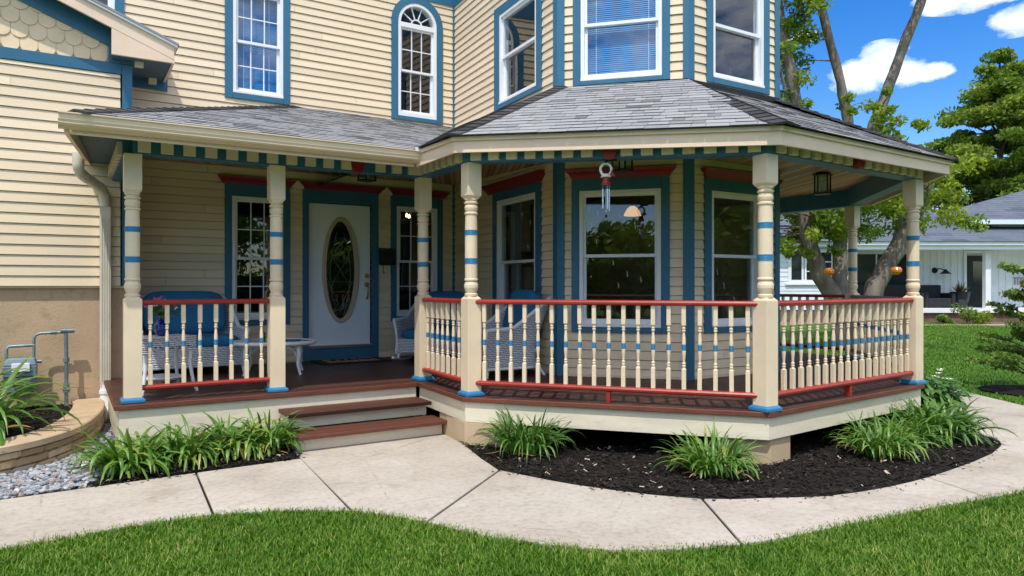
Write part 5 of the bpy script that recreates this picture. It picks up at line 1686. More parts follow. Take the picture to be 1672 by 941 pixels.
from mathutils import noise as mnoise
def inside(p, poly):
    x, y = p
    c = False
    n = len(poly)
    j = n - 1
    for i in range(n):
        if (poly[i][1] > y) != (poly[j][1] > y) and x < (poly[j][0] - poly[i][0]) * (y - poly[i][1]) / (poly[j][1] - poly[i][1]) + poly[i][0]:
            c = not c
        j = i
    return c
bed_right = [(3.19, 6.0), (3.08, 5.45), (3.012, 5.02), (3.09, 4.82), (3.19, 4.55), (3.29, 4.33), (3.435, 4.09), (3.61, 3.83), (3.825, 3.585), (4.03, 3.45), (4.23, 3.357), (4.43, 3.25), (4.64, 3.153), (4.93, 3.09), (5.24, 3.053), (5.5, 3.04), (6.13, 3.06), (6.6, 3.10), (7.086, 3.167), (7.39, 3.245), (7.58, 3.31), (7.73, 3.40), (7.84, 3.52), (7.92, 3.70), (8.085, 4.0), (8.48, 4.34), (9.04, 4.76), (9.59, 5.51), (10.3, 6.8), (11.1, 8.4), (8.7, 9.4), (8.5, 6.9), (7.4, 5.8), (5.9, 5.8), (4.9, 6.9), (5.0, 7.6), (3.4, 7.1)]
bed_left = [(0.12, 6.21), (0.885, 6.246), (1.742, 6.275), (1.765, 6.6), (1.765, 7.2), (0.5, 7.2), (0.45, 8.8), (0.40, 8.6), (0.30, 7.4)]
def bed_height(x, y):
    return -0.004 + 0.010 * mnoise.noise((x * 2.1, y * 2.1, 0)) + 0.006 * mnoise.noise((x * 9, y * 9, 3))
def bed(name, poly, zoff=0.0):
    xs = [p[0] for p in poly]; ys = [p[1] for p in poly]
    mb = MB()
    # triangulated fan grid clipped to the outline by cell
    s = 0.11
    x = min(xs)
    while x < max(xs):
        y = min(ys)
        while y < max(ys):
            cell = [(x, y), (x + s, y), (x + s, y + s), (x, y + s)]
            ins = [inside(c, poly) for c in cell]
            if all(ins):
                mb.add([(a, b, max(-0.006, bed_height(a, b)) + zoff) for a, b in cell], [(0, 1, 2, 3)], 0, 0.5, True)
            y += s
        x += s
    mb.add([(a, b, -0.0095 + zoff) for a, b in poly], [tuple(range(len(poly)))])
    return structure(name, mb, soil, weld=True)
bed('soil_bed', bed_right)
bed('soil_bed', bed_left)

def chips(name, poly, n, zoff=0.0, size=(0.015, 0.05), keep=None):
    xs = [p[0] for p in poly]; ys = [p[1] for p in poly]
    V, T = [], []
    cnt = 0
    rnd = random.Random(17)
    while cnt < n:
        x, y = rnd.uniform(min(xs), max(xs)), rnd.uniform(min(ys), max(ys))
        if not inside((x, y), poly) or (keep and not keep(x, y)): continue
        cnt += 1
        pale = rnd.random() < 0.022
        l = rnd.uniform(*size) * (0.55 if pale else 1); w = l * rnd.uniform(0.15, 0.4)
        a = rnd.uniform(0, 2 * PI); ti = rnd.uniform(-0.5, 0.5); ro_ = rnd.uniform(-.6, .6)
        c = Vector((x, y, max(0, bed_height(x, y)) + zoff + rnd.uniform(0.002, 0.018)))
        d = Vector((math.cos(a), math.sin(a), ti)) * l / 2
        e = Vector((-math.sin(a), math.cos(a), ro_)) * w / 2
        V += [c - d - e, c + d - e, c + d + e, c - d + e]
        T.append(0.99 if pale else rnd.random())
    T = [t * 0.93 if t < 0.985 else t for t in T]
    o = fast_mesh(name, np.array([tuple(v) for v in V]), 4, chipm, T)
    o['kind'] = 'stuff'
    return o
chips('mulch', bed_right, 22000, keep=lambda x, y: not (y > 6.2 and x < 8))
chips('mulch', bed_left, 3000)

spill = MB()
sr = random.Random(31)
for seg_ in (bed_right[2:28], bed_left[0:4]):
    for _ in range(190 if len(seg_) > 10 else 60):
        k = sr.randrange(len(seg_) - 1)
        a, b = Vector(seg_[k]), Vector(seg_[k + 1])
        d = (b - a).normalized()
        p = a.lerp(b, sr.random()) + Vector((d.y, -d.x)) * abs(sr.gauss(0, .05)) 
        l = sr.uniform(.005, .018); w_ = l * sr.uniform(.2, .5); an = sr.uniform(0, PI)
        e = Vector((math.cos(an), math.sin(an))); f = Vector((-e.y, e.x))
        spill.add([(*(p - e * l - f * w_), .003), (*(p + e * l - f * w_), .003), (*(p + e * l + f * w_), .005), (*(p - e * l + f * w_), .004)], [(0, 1, 2, 3)], 0, sr.random() * .9)
so_ = spill.build('mulch', chipm)
so_['kind'] = 'stuff'

# curved stone planter
pw = thing('planter_wall', 'curved low planter of tan stone blocks with a smooth cap', 'planter', (-0.6, 7.6, 0))
ctrl = [(-3.4, 8.6), (-3.1, 7.4), (-2.3, 6.78), (-1.4, 6.62), (-0.75, 6.74), (-0.30, 6.98), (0.0, 7.35), (0.17, 7.8), (0.28, 8.35), (0.33, 8.9), (0.31, 9.3)]
def smooth_path(c, sub=10):
    out = []
    for i in range(len(c) - 1):
        p0, p1, p2, p3 = [Vector(c[max(0, min(len(c) - 1, i + k))]) for k in (-1, 0, 1, 2)]
        for j in range(sub):
            t = j / sub
            out.append(tuple(0.5 * ((2 * p1) + (-p0 + p2) * t + (2 * p0 - 5 * p1 + 4 * p2 - p3) * t * t + (-p0 + 3 * p1 - 3 * p2 + p3) * t ** 3)))
    out.append(tuple(c[-1]))
    return out
oc = smooth_path(ctrl)
# resample by arc length
def resample(path, step):
    pts = [Vector(p) for p in path]
    L_ = [0]
    for a, b in zip(pts[:-1], pts[1:]): L_.append(L_[-1] + (b - a).length)
    n = int(L_[-1] / step)
    out = []
    j = 0
    for i in range(n + 1):
        s = L_[-1] * i / n
        while j < len(L_) - 2 and L_[j + 1] < s: j += 1
        t = (s - L_[j]) / max(1e-9, L_[j + 1] - L_[j])
        out.append(tuple(pts[j].lerp(pts[j + 1], t)))
    return out
oc = resample(oc, 0.045)
def side_off(path, d):
    return offset_path(path, d)
inner = side_off(oc, -0.27)
outer = side_off(oc, -0.02)
capo = side_off(oc, 0.018)
mb = MB()
rnd = random.Random(9)
for c in range(3):
    z0, z1 = -0.02 + c * 0.07, -0.02 + (c + 1) * 0.07
    i = -rnd.randint(0, 4)
    while i < len(oc) - 1:
        ln = rnd.choice((5, 6, 7, 8))
        a, b = max(0, i), min(len(oc) - 1, i + ln)
        if b > a:
            tone = rnd.uniform(0.2, 1.0)
            bulge = rnd.uniform(0.016, 0.036)
            for k in range(a, b):
                def wdt(q, fz):
                    e = min(q - a, b - q)
                    return (bulge if e >= 1 else 0.0) * (1 if 0 < fz < 1 else 0) + (rnd.uniform(-.004, .006) if 0 < fz < 1 else 0)
                p0, p1 = Vector(outer[k]), Vector(outer[k + 1])
                d = (p1 - p0).normalized(); nn = Vector((d.y, -d.x))
                zs = [z0 + 0.003, z0 + 0.014, z1 - 0.014, z1 - 0.003]
                for q in range(3):
                    f0, f1 = (0, .5, .5, 1)[q], (0, .5, .5, 1)[q + 1]
                    oa0, oa1 = (0 if q == 0 else bulge), (bulge if q < 2 else 0)
                    ea = 0 if k == a else 1; eb = 0 if k + 1 == b else 1
                    mb.add([(*(p0 + nn * oa0 * ea), zs[q]), (*(p1 + nn * oa0 * eb), zs[q]), (*(p1 + nn * oa1 * eb), zs[q + 1]), (*(p0 + nn * oa1 * ea), zs[q + 1])], [(0, 1, 2, 3)], 0, tone)
        i += ln
for k in range(len(oc) - 1):
    mb.quad((*outer[k], -.05), (*outer[k + 1], -.05), (*outer[k + 1], .19), (*outer[k], .19), 0, 0.02)
    mb.quad((*inner[k + 1], .1), (*inner[k], .1), (*inner[k], .19), (*inner[k + 1], .19), 0, 0.2)
mb.build('stone_courses', stonem, pw)
mb = MB()
for k in range(len(oc) - 1):
    mb.quad((*capo[k], .19), (*capo[k + 1], .19), (*capo[k + 1], .238), (*capo[k], .238))
    c2 = side_off(oc, 0.006)
    mb.quad((*capo[k], .238), (*capo[k + 1], .238), (*c2[k + 1], .247), (*c2[k], .247))
    mb.quad((*c2[k], .247), (*c2[k + 1], .247), (*inner[k + 1], .247), (*inner[k], .247))
    mb.quad((*inner[k], .247), (*inner[k + 1], .247), (*inner[k + 1], .17), (*inner[k], .17))
    mb.quad((*capo[k + 1], .19), (*capo[k], .19), (*inner[k], .19), (*inner[k + 1], .19))
mb.build('stone_cap', capstone, pw, weld=True)
pl_poly = [tuple(p) for p in inner] + [(0.0, 9.34), (-3.4, 9.34)]
mb = MB()
mb.add([(x, y, 0.195) for x, y in pl_poly], [tuple(range(len(pl_poly)))])
structure('soil_bed', mb, soil)
chips('mulch', [p for p in pl_poly if p[0] > -1.6] + [(-1.6, 9.3), (-1.6, 6.9)], 2600, zoff=0.19)

# gravel
grav_poly = [(-2.2, 6.62), (-2.0, 6.15), (-0.4, 6.19), (0.14, 6.215), (0.32, 6.8), (0.36, 7.4), (0.42, 8.2), (0.44, 9.3), (0.36, 9.3), (0.31, 8.4), (0.19, 7.78), (0.02, 7.3), (-0.3, 6.95), (-0.75, 6.7), (-1.4, 6.58)]
mb = MB()
mb.add([(x, y, -0.008) for x, y in grav_poly], [tuple(range(len(grav_poly)))])
structure('ground', mb, paint('gravel base', (0.12, 0.12, 0.12), rough=0.9, var=0.5, scale=30, bump=1))
import bmesh
bm = bmesh.new(); bmesh.ops.create_icosphere(bm, subdivisions=1, radius=1.0)
ico_v = np.array([v.co[:] for v in bm.verts]); ico_f = np.array([[v.index for v in f.verts] for f in bm.faces]); bm.free()
V, T = [], []
rnd = random.Random(21)
cnt = 0
while cnt < 2300:
    x, y = rnd.uniform(-1.2, 0.5), rnd.uniform(6.1, 9.3)
    if not inside((x, y), grav_poly): continue
    cnt += 1
    s = np.array([rnd.uniform(.013, .036), rnd.uniform(.010, .022), rnd.uniform(.007, .015)]) * (1.0 if rnd.random() < .9 else 1.5)
    v = ico_v * s * (1 + RNG.normal(0, .08, ico_v.shape))
    a = rnd.uniform(0, 2 * PI); b = rnd.uniform(-.5, .5)
    Ra = np.array(Matrix.Rotation(a, 3, 'Z') @ Matrix.Rotation(b, 3, 'X'))
    v = v @ Ra.T + np.array([x, y, rnd.uniform(0.0, 0.025)])
    V.append(v[ico_f].reshape(-1, 3)); T += [min(1, max(0, rnd.gauss(.5, .25)))] * len(ico_f)
o = fast_mesh('gravel', np.concatenate(V), 3, pebblem, T)
o['kind'] = 'stuff'

# ------------------------------------------------------------------ plants
def blade_plant(name, label, cat, c, n, spread, length, width, mat_, seed, droop=1.0, up=(58, 88), group=None, dead=12, tone0=0.5):
    t = thing(name, label, cat, (*c, ), 0, group)
    rnd = random.Random(seed)
    mb = MB()
    for i in range(n + dead):
        isd = i >= n
        az = rnd.uniform(0, 2 * PI)
        r0 = spread * 0.42 * math.sqrt(rnd.random())
        a0 = rnd.uniform(0, 2 * PI)
        p = Vector((r0 * math.cos(a0), r0 * math.sin(a0), 0.0))
        if rnd.random() < 0.7: az = a0 + rnd.gauss(0, 0.7)
        el = R(rnd.uniform(*up)) if not isd else R(rnd.uniform(5, 40))
        ln = length * rnd.uniform(0.65, 1.15) * (0.6 if isd else 1)
        seg = 8
        ds = ln / seg
        bend = droop * rnd.uniform(0.06, 0.34) * (1.0 if not isd else 0.4)
        tw = rnd.uniform(-.4, .4)
        wv = width * rnd.uniform(.75, 1.2)
        vs = []
        for k in range(seg + 1):
            u = k / seg
            w_ = wv * (0.55 + 0.9 * u) * (1 - u ** 3.2) if u < 1 else 0.0006
            d = Vector((math.cos(az) * math.cos(el), math.sin(az) * math.cos(el), math.sin(el)))
            side = Vector((-math.sin(az), math.cos(az), 0))
            nn = side.cross(d).normalized()
            side = (side * math.cos(tw) + nn * math.sin(tw))
            vs += [p - side * w_ + nn * w_ * .35, p, p + side * w_ + nn * w_ * .35]
            p = p + d * ds
            if p.z < 0.012: p.z = 0.012
            el -= bend * (0.5 + u * 1.6)
            el = max(el, R(-75))
            az += tw * 0.06
        tone = min(1, max(0, rnd.gauss(tone0, .17)))
        for k in range(seg):
            for j in (0, 1):
                a = 3 * k + j
                tt = tone + 0.12 * (k / seg - .5) + (0.35 if k == seg - 1 and rnd.random() < .2 else 0)
                mb.add([vs[a], vs[a + 1], vs[a + 4], vs[a + 3]], [(0, 1, 2, 3)], 1 if isd else 0, min(1, max(0, tt)), True)
    mb.build('leaf_blades', [mat_, lilyd], t, local=True, weld=True)
    return t
Gd = 'daylily clumps along the porch'
lil = [((0.42, 6.60, 0.0), 'daylily clump at the gravel end of the row beside the path', 120, .40),
       ((0.86, 6.66, 0.0), 'daylily clump second from the gravel in the row under the skirt', 120, .40),
       ((1.24, 6.72, 0.0), 'daylily clump in the row under the second porch post', 110, .38),
       ((1.56, 6.74, 0.0), 'daylily clump in the row touching the wooden steps', 100, .34)]
for i, (c, lb, n, sp_) in enumerate(lil):
    blade_plant('daylily', lb, 'daylily', c, n + 70, sp_ * .95, 0.46, 0.0155, lilym, 100 + i, 1.4, up=(42, 84), group=Gd, tone0=.66)
blade_plant('daylily', 'round daylily clump in the mulch just right of the steps', 'daylily', (3.52, 5.42, 0.01), 230, .46, 0.47, 0.0105, lilym, 120, 1.05, up=(48, 88), group=Gd, tone0=.45)
blade_plant('daylily', 'yellowish daylily clump in front of the porch corner pier', 'daylily', (4.42, 4.02, 0.01), 200, .46, 0.38, 0.0125, lilym, 121, 1.15, up=(45, 85), group=Gd, tone0=.62)
blade_plant('daylily', 'pale daylily clump in the mulch below the right railing', 'daylily', (6.16, 3.66, 0.01), 200, .46, 0.40, 0.0115, lilym, 122, 1.1, up=(45, 85), group=Gd, tone0=.62)
blade_plant('planter_lily', 'broad bladed lily arching over the stone planter', 'lily', (-0.72, 7.66, 0.2), 150, .50, 0.86, 0.021, lilym, 123, 1.0, up=(40, 86), tone0=.5)
blade_plant('planter_lily', 'second broad bladed lily behind it in the stone planter near the meter', 'lily', (-0.95, 8.3, 0.2), 90, .45, 0.80, 0.019, lilym, 124, .9, up=(50, 88), tone0=.5)

def broad_plant(name, label, cat, c, n, rad, h, lsize, mat_, seed, flowers=0, group=None):
    t = thing(name, label, cat, c, 0, group)
    rnd = random.Random(seed)
    mb = MB(); fl = MB()
    for i in range(n):
        az = rnd.uniform(0, 2 * PI)
        rr = rad * math.sqrt(rnd.random()) * 0.8
        base = Vector((rr * .5 * math.cos(az), rr * .5 * math.sin(az), 0.0))
        hh = h * (1 - 0.55 * (rr / rad) ** 2) * rnd.uniform(.5, 1.05)
        p = Vector((rr * math.cos(az), rr * math.sin(az), hh))
        az2 = az + rnd.gauss(0, .7)
        el = rnd.uniform(.5, -.7)
        l = lsize * rnd.uniform(.7, 1.25); w_ = l * rnd.uniform(.13, .2)
        mb.tube([base, (base + p) / 2 + Vector((0, 0, .05)), p], 0.004, 4, t=.4, caps=False)
        vs = []
        seg = 5
        q = p.copy()
        for k in range(seg + 1):
            u = k / seg
            ww = w_ * math.sin(PI * min(1, u * .92 + .06)) ** .8
            d = Vector((math.cos(az2) * math.cos(el), math.sin(az2) * math.cos(el), math.sin(el)))
            sd = Vector((-math.sin(az2), math.cos(az2), rnd.uniform(-.05, .05)))
            nn = sd.cross(d).normalized()
            vs += [q - sd * ww + nn * ww * .25, q.copy(), q + sd * ww + nn * ww * .25]
            q = q + d * l / seg
            el -= rnd.uniform(.1, .3)
        tone = min(1, max(0, rnd.gauss(.5, .2)))
        for k in range(seg):
            for j in (0, 1):
                a = 3 * k + j
                mb.add([vs[a], vs[a + 1], vs[a + 4], vs[a + 3]], [(0, 1, 2, 3)], 0, tone, True)
    mb.build('leaves', mat_, t, local=True)
    if flowers:
        for i in range(flowers):
            az = rnd.uniform(0, 2 * PI); rr = rad * .8 * math.sqrt(rnd.random())
            cc = Vector((rr * math.cos(az), rr * math.sin(az), h * rnd.uniform(.85, 1.15)))
            for k in range(6):
                a = 2 * PI * k / 6 + rnd.random()
                d = Vector((math.cos(a), math.sin(a), .3)) * .045; sd = Vector((-math.sin(a), math.cos(a), 0)) * .014
                fl.add([cc, cc + d * .6 + sd, cc + d, cc + d * .6 - sd], [(0, 1, 2, 3)])
        fl.build('white_flowers', petalw, t, local=True)
    return t
blade_plant('daylily', 'dense broad bladed daylily mound at the path bend right of the porch', 'daylily', (7.38, 3.84, 0.0), 330, .62, 0.50, .0165, lilym, 301, 1.3, up=(40, 84), group=Gd, tone0=.45)
broad_plant('leafy_perennial', 'perennial with white flowers behind the last corner post', 'perennial', (8.55, 4.55, 0.0), 340, .50, .46, .16, hostam, 302, flowers=16)
blade_plant('daylily', 'low pale daylily filling between the pier and the path bend', 'daylily', (6.86, 3.80, 0.0), 170, .45, 0.40, .0130, lilym, 303, 1.2, up=(40, 82), group=Gd, tone0=.55)
blade_plant('daylily', 'tall grassy daylily behind the white flowered perennial', 'daylily', (9.2, 5.1, 0.0), 110, .45, .6, .012, lilym, 304, .9, group=Gd, tone0=.4)

# camera axes in plan, used only to lay the far garden out to scale
CA, SA = math.cos(R(32)), math.sin(R(32))
def far(a, b):
    """a metres to the right of and b metres ahead of the photographer's spot"""
    return (CA * a + SA * b, -SA * a + CA * b)

# ------------------------------------------------------------------ trees
def leaf_cloud(name, mat_, parent, centers, radii, per, size, rng, tones, rootloc, flat=0.75):
    P, T = [], []
    for (c, r, tn) in zip(centers, radii, tones):
        n = per if isinstance(per, int) else per(r)
        q = rng.normal(0, 1, (n, 3)); q /= np.linalg.norm(q, axis=1)[:, None]
        q *= (rng.random(n) ** 0.45)[:, None] * r
        q[:, 2] *= flat
        P.append(q + np.array(c)); T.append(np.clip(tn + rng.normal(0, .12, n), 0, 1))
    P = np.concatenate(P); T = np.concatenate(T)
    n = len(P)
    d = rng.normal(0, 1, (n, 3)); d[:, 2] -= .3; d /= np.linalg.norm(d, axis=1)[:, None]
    e = np.cross(d, rng.normal(0, 1, (n, 3))); e /= np.linalg.norm(e, axis=1)[:, None]
    s = (size * rng.uniform(.6, 1.35, n))[:, None]
    V = np.stack([P - d * s, P + e * s * .45, P + d * s, P - e * s * .45], axis=1).reshape(-1, 3) - np.array(rootloc)
    return fast_mesh(name, V, 4, mat_, T, parent)

def tree(name, label, loc, h, crown_r, crown_z, nclump, clump_r, per, size, mat_, barkm, seed, trunk_r=0.25, group=None, cone=0.0, flat=.7):
    t = thing(name, label, 'tree', (*loc, 0), 0, group)
    rng = np.random.default_rng(seed)
    rnd = random.Random(seed)
    mb = MB()
    x, y = loc
    lean = (rnd.uniform(-.4, .4), rnd.uniform(-.4, .4))
    tp = [(x + lean[0] * k / 6, y + lean[1] * k / 6, h * .92 * k / 6) for k in range(7)]
    mb.tube(tp, [trunk_r * (1.25 if k == 0 else 1 - .14 * k) for k in range(7)], 9)
    cs, rs, ts = [], [], []
    for i in range(nclump):
        u = rng.normal(0, 1, 3); u /= np.linalg.norm(u)
        rr = rng.random() ** .38
        z = crown_z + u[2] * rr * (h - crown_z)
        k = 1.0
        if cone: k = max(.12, 1 - cone * (z - (2 * crown_z - h)) / (2 * (h - crown_z)))
        c = (x + u[0] * rr * crown_r * k, y + u[1] * rr * crown_r * k, max(.6, z))
        cs.append(c); rs.append(clump_r * rng.uniform(.6, 1.3)); ts.append(rng.normal(.5, .16))
        if i % 3 == 0:
            zz = min(h * .85, max(h * .18, c[2] - rng.uniform(.5, 1.8)))
            f = zz / (h * .92)
            b0 = (x + lean[0] * f, y + lean[1] * f, zz)
            mid = tuple((np.array(b0) * .5 + np.array(c) * .5) + np.array([0, 0, .25]))
            mb.tube([b0, mid, c], [trunk_r * .28, trunk_r * .16, trunk_r * .05], 5, caps=False)
    mb.build('trunk', barkm, t)
    leaf_cloud('crown', mat_, t, cs, rs, per, size, rng, ts, (x, y, 0), flat)
    return t

# the many-stemmed tree behind the porch
tb = far(8.05, 17.0)
mt = thing('multi_stem_tree', 'grey barked tree of several leaning stems behind the porch', 'tree', (*tb, 0))
def ip_(x, y, dpt=17.0):
    a = (x - 836) * dpt / 1163
    return (*far(a, dpt), 1.51 + (467 - y) * dpt / 1163)
stems = [
 ([(8.05, 17, 0), (7.75, 17, 1.1), (7.30, 17, 1.9), (7.0, 16.95, 2.75), (6.92, 16.9, 3.6), (6.83, 16.9, 5.6), (6.42, 16.8, 7.3), (6.0, 16.7, 9.5)], [.34, .25, .22, .19, .18, .16, .14, .08]),
 ([(8.1, 17.1, 0), (7.95, 17.2, 1.2), (7.95, 17.3, 2.4), (8.15, 17.4, 3.9), (8.25, 17.4, 5.4), (7.90, 17.3, 6.7), (7.45, 17.2, 8.3), (7.2, 17.1, 10.0)], [.34, .23, .19, .17, .145, .12, .11, .09]),
 ([(8.18, 17.4, 3.7), (8.75, 17.4, 5.1), (9.25, 17.3, 6.7), (9.85, 17.2, 8.3), (10.4, 17.1, 10.0)], [.15, .16, .14, .125, .10]),
 ([(8.3, 16.9, 0.0), (8.55, 16.8, 1.5), (9.1, 16.7, 2.5), (9.45, 16.6, 3.35), (9.7, 16.5, 4.0)], [.32, .24, .22, .19, .10]),
]
mb = MB()
for pts, rs in stems:
    dense = []; rr = []
    for i in range(len(pts) - 1):
        for k in range(5):
            f = k / 5
            p = np.array(pts[i]) * (1 - f) + np.array(pts[i + 1]) * f
            p = p + RNG.normal(0, .012, 3)
            dense.append((*far(p[0], p[1]), p[2])); rr.append((rs[i] * (1 - f) + rs[i + 1] * f) * RNG.uniform(.80, .92))
    dense.append((*far(pts[-1][0], pts[-1][1]), pts[-1][2])); rr.append(rs[-1])
    mb.tube(dense, rr, 12)
for (p, q) in (((7.2, 17, 2.1), (5.4, 17.5, 2.9)), ((7.95, 17.2, 2.6), (6.6, 16.5, 3.2)), ((9.2, 16.7, 2.7), (8.6, 16.2, 3.6)), ((6.6, 16.9, 5.6), (5.9, 16.5, 7.6)), ((7.5, 17.2, 8.2), (6.5, 17, 8.4)), ((8.0, 17.3, 3.0), (9.2, 17.8, 3.7))):
    a_, b_ = np.array(p), np.array(q)
    m_ = (a_ + b_) / 2 + np.array([0, 0, .2])
    mb.tube([(*far(k[0], k[1]), k[2]) for k in (a_, m_, b_)], [.05, .035, .012], 6, caps=False)
STEM_MB = mb
STEM_PTS = [Vector(p) for k in range(0)]
rng = np.random.default_rng(77)
cs, rs, ts = [], [], []
def lc(a0, a1, z0, z1, n, r=(.18, .42), b=(15.6, 18.4), tn=.55):
    for i in range(n):
        cs.append((*far(rng.uniform(a0, a1), rng.uniform(*b)), rng.uniform(z0, z1))); rs.append(rng.uniform(*r)); ts.append(rng.normal(tn, .18))
lc(5.2, 7.4, 2.6, 4.1, 60)
lc(4.5, 7.0, 2.2, 2.9, 16, r=(.12, .3))
lc(7.2, 9.6, 2.8, 4.3, 60)
lc(8.8, 10.6, 2.9, 4.6, 16)
lc(7.3, 7.9, 2.3, 2.75, 4, r=(.15, .25))
lc(5.8, 7.0, 4.6, 6.6, 16, r=(.15, .34), tn=.4)
lc(5.4, 7.1, 6.6, 8.6, 48, r=(.18, .40), tn=.4)
lc(7.3, 9.3, 4.5, 6.0, 24, r=(.10, .24))
lc(8.4, 9.6, 4.4, 5.4, 8, r=(.12, .3))
lc(5.4, 10.5, 9.0, 11.5, 60, r=(.35, .7), tn=.45)
SP = []
for pts, rr_0 in stems:
    for i in range(len(pts) - 1):
        for k in range(6):
            q = np.array(pts[i]) * (1 - k / 6) + np.array(pts[i + 1]) * (k / 6)
            SP.append(Vector((*far(q[0], q[1]), q[2])))
for i, c in enumerate(cs):
    if i % 2: continue
    c = Vector(c)
    base = min((p for p in SP if p.z < c.z + .3), key=lambda p: (p - c).length, default=None)
    if base is None or (base - c).length > 3.2: continue
    mid = base.lerp(c, .5) + Vector((RNG.normal(0, .08), RNG.normal(0, .08), .12 + RNG.normal(0, .06)))
    ln_ = (base - c).length
    STEM_MB.tube([base, mid, c, c + (c - mid).normalized() * .2], [.008 + .010 * ln_, .006 + .005 * ln_, .006, .003], 5, caps=False)
STEM_MB.build('stems', bark, mt)
leaf_cloud('crown', leafl, mt, cs, rs, lambda r: int(50 + 760 * r * r), .062, rng, ts, (*tb, 0))

tree('broad_tree', 'big bushy green tree behind the neighbouring house on the right', far(29.5, 43), 16.3, 7.8, 8.2, 250, .90, 250, .150, leafd, darkbark, 501, .35, 'trees behind the neighbouring house', cone=.85, flat=.42)
tree('broad_tree', 'rounded lower tree left of the big bushy tree', far(22.5, 47), 10.4, 4.6, 5.6, 130, 1.0, 150, .25, leafd, darkbark, 502, .3, 'trees behind the neighbouring house')
tree('broad_tree', 'small tree at the porch eave tip beyond the grey roof', far(25.5, 52), 10.2, 4.2, 6.0, 110, .9, 150, .25, leafd, darkbark, 503, .3, 'trees behind the neighbouring house')
tree('broad_tree', 'tree behind the many stemmed trunk, mostly hidden by it', far(14.5, 50), 9.0, 5.0, 5.0, 110, 1.0, 140, .26, leafl, darkbark, 504, .3, 'trees behind the neighbouring house')
tree('broad_tree', 'edge tree at the far right beyond the grey roof', far(37.0, 46), 13.0, 6.0, 7.5, 150, 1.1, 150, .26, leafd, darkbark, 505, .35, 'trees behind the neighbouring house')

# trees across the street, behind the photographer: the windows mirror them
for k, (x, y, h, cr, lb) in enumerate(((-16, -10, 4.4, 3.0, 'street tree mirrored in the windows, farthest to the west'), (-10, -19, 5.4, 3.6, 'street tree mirrored in the middle bay window'), (-2.5, -22, 7.5, 3.6, 'street tree mirrored in the glass of the front door'), (6, -22, 8.0, 3.8, 'street tree mirrored in the right bay window'), (14, -16, 7.2, 3.5, 'street tree mirrored in the bay window, next to the last to the east'), (22, -8, 7.5, 3.8, 'street tree mirrored in the right bay window, farthest to the east'), (30, -13, 8.0, 4.0, 'tallest street tree to the east, mirrored in the right bay window'), (-22, 2, 8, 3.8, 'street tree beyond the wing, mirrored in the left bay window'), (-20, 10, 8.5, 3.8, 'street tree past the wing mirrored upstairs'))):
    tree('street_tree', lb, (x, y), h, cr, h * .55, 70, 1.15, 90, .24, leafd, darkbark, 700 + k, .25, 'trees across the street')

hg = thing('hedge', 'long clipped hedge across the street mirrored low in the porch windows', 'hedge', (2, -27, 0))
hrng = np.random.default_rng(88)
hc = [(x + hrng.normal(0, .3), -27 + hrng.normal(0, .3), z + hrng.normal(0, .15)) for x in np.arange(-34, 40, .9) for z in (.6, 1.5, 2.3)]
leaf_cloud('foliage', leafd, hg, hc, [.75] * len(hc), 60, .16, hrng, hrng.normal(.4, .12, len(hc)), (2, -27, 0))
mb = MB(); mb.box(-36, 38, .0 - .35, .35, 0, 2.2); mb.build('branches', darkbark, hg, local=True)

# shrub at the right edge
sx, sy = 11.75, 4.75
sh = thing('small_conifer', 'young dark evergreen shrub in a mulch ring on the right lawn', 'shrub', (sx, sy, 0))
mb = MB()
mb.tube([(sx, sy, 0), (sx - .02, sy + .02, .5), (sx + .02, sy, 1.2), (sx, sy, 1.85)], [.035, .03, .022, .01], 7)
rng = np.random.default_rng(91)
cs, rs, ts = [], [], []
for i in range(62):
    z = rng.uniform(.30, 1.75)
    az = rng.uniform(0, 2 * PI)
    ln = (0.95 - 0.30 * z) * rng.uniform(.45, 1.05)
    tip = np.array([sx + ln * math.cos(az), sy + ln * math.sin(az), z + .12 * ln])
    mb.tube([(sx, sy, z - .12), tuple((np.array([sx, sy, z - .05]) + tip) / 2), tuple(tip)], [.010, .007, .003], 5, caps=False)
    for f in (.45, .62, .8, 1.0):
        cs.append(tuple(np.array([sx, sy, z - .06]) * (1 - f) + tip * f)); rs.append(rng.uniform(.06, .12)); ts.append(rng.normal(.35 + .35 * (f > .9), .15))
mb.build('trunk', darkbark, sh)
leaf_cloud('foliage', leafs, sh, cs, rs, 42, .034, rng, ts, (sx, sy, 0), flat=.6)
mb = MB()
mb.add([(sx + .62 * math.cos(2 * PI * i / 28) * (1 + .06 * math.sin(3 * i)), sy + .62 * math.sin(2 * PI * i / 28), 0.0) for i in range(28)], [tuple(range(28))])
structure('soil_bed', mb, soil)

